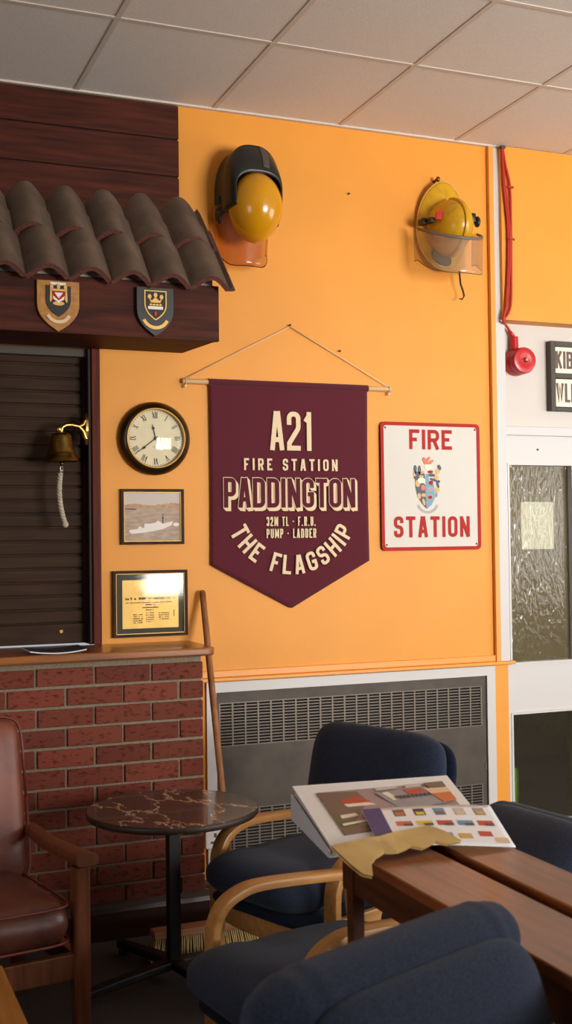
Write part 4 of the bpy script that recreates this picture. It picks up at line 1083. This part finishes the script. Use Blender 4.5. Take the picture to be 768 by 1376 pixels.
# ------------------------------------------------------------------ plank table
tz = .775
pt = thing('plank_table', 'brown wooden table with two long planks split by a dark gap', 'table', (1.38, -2.6, 0))
TX = (1.200, 1.388, 1.428, 1.575); YE, YN = -1.90, -4.2
MB().box(TX[0], TX[1], YN, YE, tz-.026, tz, .004).build('top_plank', M_TABLE, pt)
MB().box(TX[2], TX[3], YN, YE, tz-.026, tz, .004).build('top_plank', M_TABLE, pt)
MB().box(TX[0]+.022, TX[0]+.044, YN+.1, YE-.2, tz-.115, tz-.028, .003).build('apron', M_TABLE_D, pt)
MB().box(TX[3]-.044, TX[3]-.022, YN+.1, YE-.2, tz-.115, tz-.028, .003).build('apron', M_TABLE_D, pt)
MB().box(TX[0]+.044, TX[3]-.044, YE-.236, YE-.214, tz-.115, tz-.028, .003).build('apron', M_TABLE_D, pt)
MB().box(TX[0]+.03, TX[3]-.03, YN+.1, YE-.02, tz-.040, tz-.0265).build('gap_shade_sheet', M_VOID, pt)  # near-black sheet puts the shade of the plank gap into colour
for x in (TX[0]+.016, TX[3]-.050):
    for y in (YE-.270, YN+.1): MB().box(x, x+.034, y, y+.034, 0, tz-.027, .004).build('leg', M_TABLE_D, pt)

# ---- papers on the table
bd = thing('ring_binder', 'white ring binder with a printed photograph cover lying on table', 'binder', (1.35, -2.0, tz))
FL, FR_ = Vector((1.195, -1.845, tz+.090)), Vector((1.640, -1.897, tz+.090)); NL, NR = Vector((1.131, -2.235, tz+.030)), Vector((1.596, -2.15, tz+.030))
def cov(u, v, h=0): 
    q = (FL*(1-u)+FR_*u)*(1-v) + (NL*(1-u)+NR*u)*v
    return q + Vector((0, 0, h))
def slab(mb, top, bot):
    A_ = [mb.bm.verts.new(q) for q in top]; B_ = [mb.bm.verts.new(q) for q in bot]; n = len(A_)
    mb.face(A_); mb.face(B_[::-1])
    for i in range(n): mb.face([A_[i], B_[i], B_[(i+1) % n], A_[(i+1) % n]])
c4 = [(0, 0), (1, 0), (1, 1), (0, 1)]
m = MB(); slab(m, [cov(u, v) for u, v in c4], [cov(u, v, -.005) for u, v in c4]); m.build('front_cover', M_PAPER, bd)
m = MB(); slab(m, [cov(u, v, -.007) for u, v in [(.012, .012), (.985, .012), (.985, .985), (.012, .985)]], [Vector((*cov(u, v).xy, tz+.004+.0*v)) for u, v in [(.012, .012), (.985, .012), (.985, .985), (.012, .985)]]); m.build('page_block', mat('page_edges', (214,212,208), .8, var=.25, vscale=60, stretch=(1,1,14)), bd)
m = MB(); slab(m, [Vector((*cov(u, v).xy, tz+.0035)) for u, v in c4], [Vector((*cov(u, v).xy, tz+.0005)) for u, v in c4]); m.build('back_cover', M_PAPER, bd)
m = MB(); q0, q1 = cov(-.012, .0, -.022), cov(-.012, 1., -.012)
slab(m, [q0, q1, Vector((q1.x, q1.y, tz+.002)), Vector((q0.x, q0.y, tz+.002))], [v_+Vector((.005, 0, 0)) for v_ in (q0, q1, Vector((q1.x, q1.y, tz+.002)), Vector((q0.x, q0.y, tz+.002)))]); m.build('spine', mat('spine_plastic', (222,230,242), .3), bd)
def patch(root, name, mt, L, h, f=cov):
    m = MB(); slab(m, [f(u, v, h) for u, v in L], [f(u, v, h-.0006) for u, v in L]); return m.build(name, mt, root)
def rect(u0, u1, v0, v1): return [(u0, v0), (u1, v0), (u1, v1), (u0, v1)]
patch(bd, 'cover_photo', M_PCOL['mauve'], rect(.115, .93, .16, .90), .0007)
for nm, L in (('brown', [(.115,.17),(.36,.2),(.40,.5),(.46,.7),(.115,.72)]), ('green', [(.115,.56),(.5,.56),(.56,.78),(.115,.84)]), ('brown', [(.115,.8),(.62,.74),(.62,.90),(.115,.90)]),
              ('red', [(.22,.34),(.34,.30),(.40,.42),(.24,.44)]), ('cream', [(.23,.42),(.38,.43),(.42,.48),(.24,.47)]), ('cream', [(.16,.60),(.26,.59),(.27,.64),(.16,.65)]), ('cream', [(.30,.60),(.36,.60),(.36,.64),(.31,.64)]), ('cream', [(.38,.61),(.46,.61),(.46,.65),(.38,.65)]), ('cream', [(.14,.74),(.36,.72),(.36,.75),(.14,.77)]),
              ('sky', [(.68,.18),(.78,.17),(.78,.23),(.67,.24)]), ('sky', [(.48,.19),(.62,.19),(.62,.23),(.48,.24)]), ('grey', [(.46,.28),(.80,.25),(.86,.62),(.55,.66)]), ('cream', [(.50,.30),(.54,.29),(.58,.44),(.54,.46)]), ('red', [(.64,.28),(.76,.27),(.78,.36),(.66,.38)]), ('brown', [(.80,.18),(.93,.17),(.93,.3),(.82,.3)]), ('orange', [(.80,.42),(.93,.40),(.93,.60),(.84,.62)]), ('beige', [(.78,.3),(.93,.32),(.93,.42),(.8,.42)])):
    PH = globals().get('PH', .0012)+.0003; patch(bd, 'photo_patch', M_PCOL[nm], L, PH)
m = MB()
for i in range(9):
    u = .56+.027*i; L = [(u, .40), (u+.018, .395), (u+.022, .45), (u+.004, .455)]
    slab(m, [cov(a_, b_, .0072) for a_, b_ in L], [cov(a_, b_, .0062) for a_, b_ in L])
m.build('photo_lettering', M_PCOL['dark'], bd)
# leaflet
lf = thing('leaflet', 'glossy white leaflet with blue edge and rows of small pictures', 'leaflet', (1.42, -2.2, tz+.03))
def leaf(u, v, h=0):
    a, b, c_, d_ = Vector((1.290, -2.075, tz+.063)), Vector((1.640, -2.120, tz+.050)), Vector((1.572, -2.345, tz+.002)), Vector((1.240, -2.275, tz+.027))
    q = (a*(1-u)+b*u)*(1-v) + (d_*(1-u)+c_*u)*v
    return q + Vector((0, 0, h+.005*math.sin(u*PI)*(1-.5*v) + .002))
MB().grid(lambda u, v: leaf(u, v), 24, 12).build('sheet', M_PAPERGLOSS, lf, smooth=True, solid=.0012)
def lpatch(name, mt, u0, u1, v0, v1, h=.0012):
    m = MB(); m.grid(lambda u, v: leaf(u0+(u1-u0)*u, v0+(v1-v0)*v, h), 6, 6); m.build(name, mt, lf, smooth=True)
lpatch('blue_edge', M_BLUE, .0, .14, .0, 1.)
for i, (cn, c2n) in enumerate((('brown', 'orange'), ('navy', 'yellow'), ('steel', 'brown'), ('sky', 'beige'), ('grey', 'gold'))):
    u = .22+.155*i
    lpatch('picture', M_PCOL[cn], u, u+.085, .08, .26); lpatch('picture', M_PCOL[c2n], u+.01, u+.075, .17, .25, .0018)
for i, cn in enumerate(('orange', 'yellow', 'red', 'steel', 'red')):
    u = .20+.155*i; lpatch('picture', M_PCOL[cn], u, u+.12, .40, .52); lpatch('picture', M_PCOL['dark'], u+.05, u+.12, .47, .53, .0018)
for u, v, cn in ((.62, .72, 'gold'), (.78, .66, 'red'), (.88, .80, 'beige'), (.48, .70, 'grey')): lpatch('picture', M_PCOL[cn], u, u+.10, v, v+.12)
# torn envelope
ev = thing('torn_envelope', 'torn manila envelope overhanging the table edge below the binder', 'envelope', (1.25, -2.3, tz))
EV = [(1.111, -2.284, 0.034), (1.175, -2.271, 0.036), (1.248, -2.261, 0.038), (1.334, -2.23, 0.036), (1.411, -2.204, 0.033), (1.432, -2.251, 0.027), (1.443, -2.31, 0.016), (1.401, -2.312, 0.014), (1.381, -2.293, 0.017), (1.334, -2.313, 0.011), (1.314, -2.294, 0.014), (1.271, -2.311, 0.009), (1.241, -2.302, 0.01), (1.207, -2.327, 0.008), (1.175, -2.365, 0.006), (1.137, -2.449, 0.004), (1.121, -2.43, 0.006), (1.118, -2.371, 0.014), (1.113, -2.322, 0.026)]
def sheet(name, mt, dz, dx, dy, th):
    m = MB(); top_ = [Vector((x+dx, y+dy, tz+z+dz)) for x, y, z in EV]
    A_ = [m.bm.verts.new(q) for q in top_]; B_ = [m.bm.verts.new(q-Vector((0, 0, th))) for q in top_]; n = len(A_)
    # spine points through the middle of the envelope, so the sheet folds softly
    f1 = bmesh.ops.triangle_fill(m.bm, edges=[m.bm.edges.new((A_[k], A_[(k+1) % n])) for k in range(n)], use_beauty=True)
    f2 = bmesh.ops.triangle_fill(m.bm, edges=[m.bm.edges.new((B_[k], B_[(k+1) % n])) for k in range(n)], use_beauty=True)
    for k in range(n): m.face([A_[k], B_[k], B_[(k+1) % n], A_[(k+1) % n]])
    bmesh.ops.subdivide_edges(m.bm, edges=m.bm.edges[:], cuts=2)
    bmesh.ops.smooth_vert(m.bm, verts=[v for v in m.bm.verts if not v.is_boundary], factor=.35, use_axis_z=True)
    return m.build(name, mt, ev, smooth=True, angle=50)
sheet('front_sheet', M_ENV, .010, 0, 0, .0015)
sheet('back_sheet', mat('manila_inside', (186,152,98), .8), .0065, -.006, -.006, .001)

# ------------------------------------------------------------------ leather armchair
def leather_chair():
    r = thing('leather_armchair', 'brown leather armchair with wooden arms in front of brick bar', 'chair', (0, 0, 0))
    w = .66
    for sx in (-1, 1):
        x = sx*.290
        MB().sweep([(x, -.28, 0), (x, -.28, .25), (x, -.28, .575)], (1, 0, 0), .048, .05, .15, ws=[.038, .05, .048]).build('front_leg', M_TEAK, r)
        MB().sweep([(x*.95, .33, 0), (x*.95, .27, .25), (x*.95, .24, .575)], (1, 0, 0), .04, .045, .15).build('rear_leg', M_TEAK, r)
        p = smooth_path([(x, .26, .580), (x, .18, .586), (x, .0, .582), (x+sx*.004, -.16, .590), (x+sx*.008, -.325, .600)], 5)
        n = len(p); ws = [.040+.026*(i/(n-1))**1.2 for i in range(n)]
        MB().sweep(p, (1, 0, 0), .06, .034, .3, ws=ws).build('armrest', M_TEAK, r, smooth=True, angle=35)
        MB().box(x-.014, x+.014, -.27, .27, .24, .31, .004).build('side_rail', M_TEAK, r)
    MB().box(-.285, .285, -.295, -.268, .25, .325, .004).build('front_rail', M_TEAK, r)
    MB().box(-.285, .285, .24, .265, .25, .325, .004).build('back_rail', M_TEAK, r)
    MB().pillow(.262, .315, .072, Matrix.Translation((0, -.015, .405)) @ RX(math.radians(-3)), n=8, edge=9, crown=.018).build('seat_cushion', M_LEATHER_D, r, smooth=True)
    pts = []
    for k in range(65):
        th = 2*PI*k/64; c_, d_ = math.cos(th), math.sin(th); n = 8
        pts.append((.262*math.copysign(abs(c_)**(2/n), c_), -.015+.315*math.copysign(abs(d_)**(2/n), d_)))
    m = MB()
    for dz in (-.052, .052): m.tube([(x*.995, -.015+(y+.015)*.995, .405+dz+(y+.015)*-.052) for x, y in pts], .0045, 6)
    m.build('seat_piping', M_PIPING, r, smooth=True)
    a, b = Vector((0, .18, .42)), Vector((0, .30, .945)); up = (b-a).normalized(); H = (b-a).length; fwd = Vector((0, -up.z, up.y))
    Rm = Matrix(((1, 0, 0, 0), (0, up.y, -fwd.y, 0), (0, up.z, -fwd.z, 0), (0, 0, 0, 1)))
    Mb = Matrix.Translation(a+up*H/2) @ Rm
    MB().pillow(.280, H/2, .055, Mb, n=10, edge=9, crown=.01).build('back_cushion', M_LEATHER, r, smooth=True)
    m = MB(); pp = []
    for k in range(65):
        th = 2*PI*k/64; c_, d_ = math.cos(th), math.sin(th); n = 10
        pp.append(Mb @ Vector((.279*math.copysign(abs(c_)**.2, c_), H/2*.998*math.copysign(abs(d_)**.2, d_), -.04)))
    m.tube(pp, .0045, 6); m.build('back_piping', M_PIPING, r, smooth=True)
    return r
lc = leather_chair(); lc.location = (.400, -1.09, 0); lc.rotation_euler = (0, 0, math.radians(8))
# low oak table in the corner of the picture
ot = thing('coffee_table', 'light oak low table corner at the bottom left', 'table', (.1, -2.3, 0))
MB().box(-.45, .445, -2.9, -1.70, .425, .45, .005).build('table_top', M_OAK, ot)
for x in (-.40, .36):
    for y in (-2.84, -1.80): MB().box(x, x+.045, y, y+.045, 0, .425, .004).build('leg', M_OAK, ot)
MB().box(-.38, .385, -2.82, -1.775, .36, .42, .003).build('apron', M_OAK, ot)

# ------------------------------------------------------------------ lights
def area(name, loc, rot, sx, sy, power, color, spread=180):
    l = bpy.data.lights.new(name, 'AREA'); l.shape = 'RECTANGLE'; l.size = sx; l.size_y = sy; l.energy = power; l.color = color
    l.spread = math.radians(spread)
    o = bpy.data.objects.new(name, l); COL.objects.link(o); o.location = loc; o.rotation_euler = rot; return o
area('rear_window_daylight', ((RX0+RX1)/2, -7.30, 1.8), (math.radians(94), 0, math.radians(8)), RX1-RX0, 1.8, 152, (1, .965, .92), 85)
area('side_window_daylight', (6.30, (WY0+WY1)/2, 1.8), (math.radians(90), 0, math.radians(90)), WY1-WY0, 1.8, 95, (1, .97, .94), 150)
area('left_fill_light', (-2.93, -3.6, 1.8), (math.radians(90), 0, math.radians(-90)), 1.8, 1.4, 26, (1, .97, .94), 150)  # fill added to lift faces turned left, no known window there
area('corridor_fill_light', (4.2, 1.3, 2.85), (0, 0, 0), .6, .6, 22, (1, .93, .82))  # unseen light added so the corridor shows through the glass
W = bpy.data.worlds.new('World'); S.world = W; W.use_nodes = True
W.node_tree.nodes['Background'].inputs['Color'].default_value = (.9, .95, 1, 1); W.node_tree.nodes['Background'].inputs['Strength'].default_value = .5

# ------------------------------------------------------------------ camera
cd = bpy.data.cameras.new('Camera'); cam = bpy.data.objects.new('Camera', cd); COL.objects.link(cam)
yaw, pit, rol = 0.384369143, 0.0236749291, -0.0122602508
F = Vector((math.sin(yaw)*math.cos(pit), math.cos(yaw)*math.cos(pit), math.sin(pit)))
r = Vector((math.cos(yaw), -math.sin(yaw), 0)); u = r.cross(F)
cr, sr = math.cos(rol), math.sin(rol)
rr, uu = r*cr+u*sr, -r*sr+u*cr
Mx = Matrix((rr, uu, -F)).transposed().to_4x4(); Mx.translation = (0, -4.77658872, 1.53)
cam.matrix_world = Mx
cd.sensor_fit = 'VERTICAL'; cd.sensor_height = 36; cd.sensor_width = 24; cd.lens = 1568.69954/1376*36
cd.clip_start = .05
cd.dof.use_dof = True; cd.dof.focus_distance = 4.9; cd.dof.aperture_fstop = 5.0
S.camera = cam
S.view_settings.view_transform = 'Standard'; S.view_settings.look = 'None'; S.view_settings.gamma = 1; S.view_settings.use_curve_mapping = False
S.view_settings.exposure = -.06
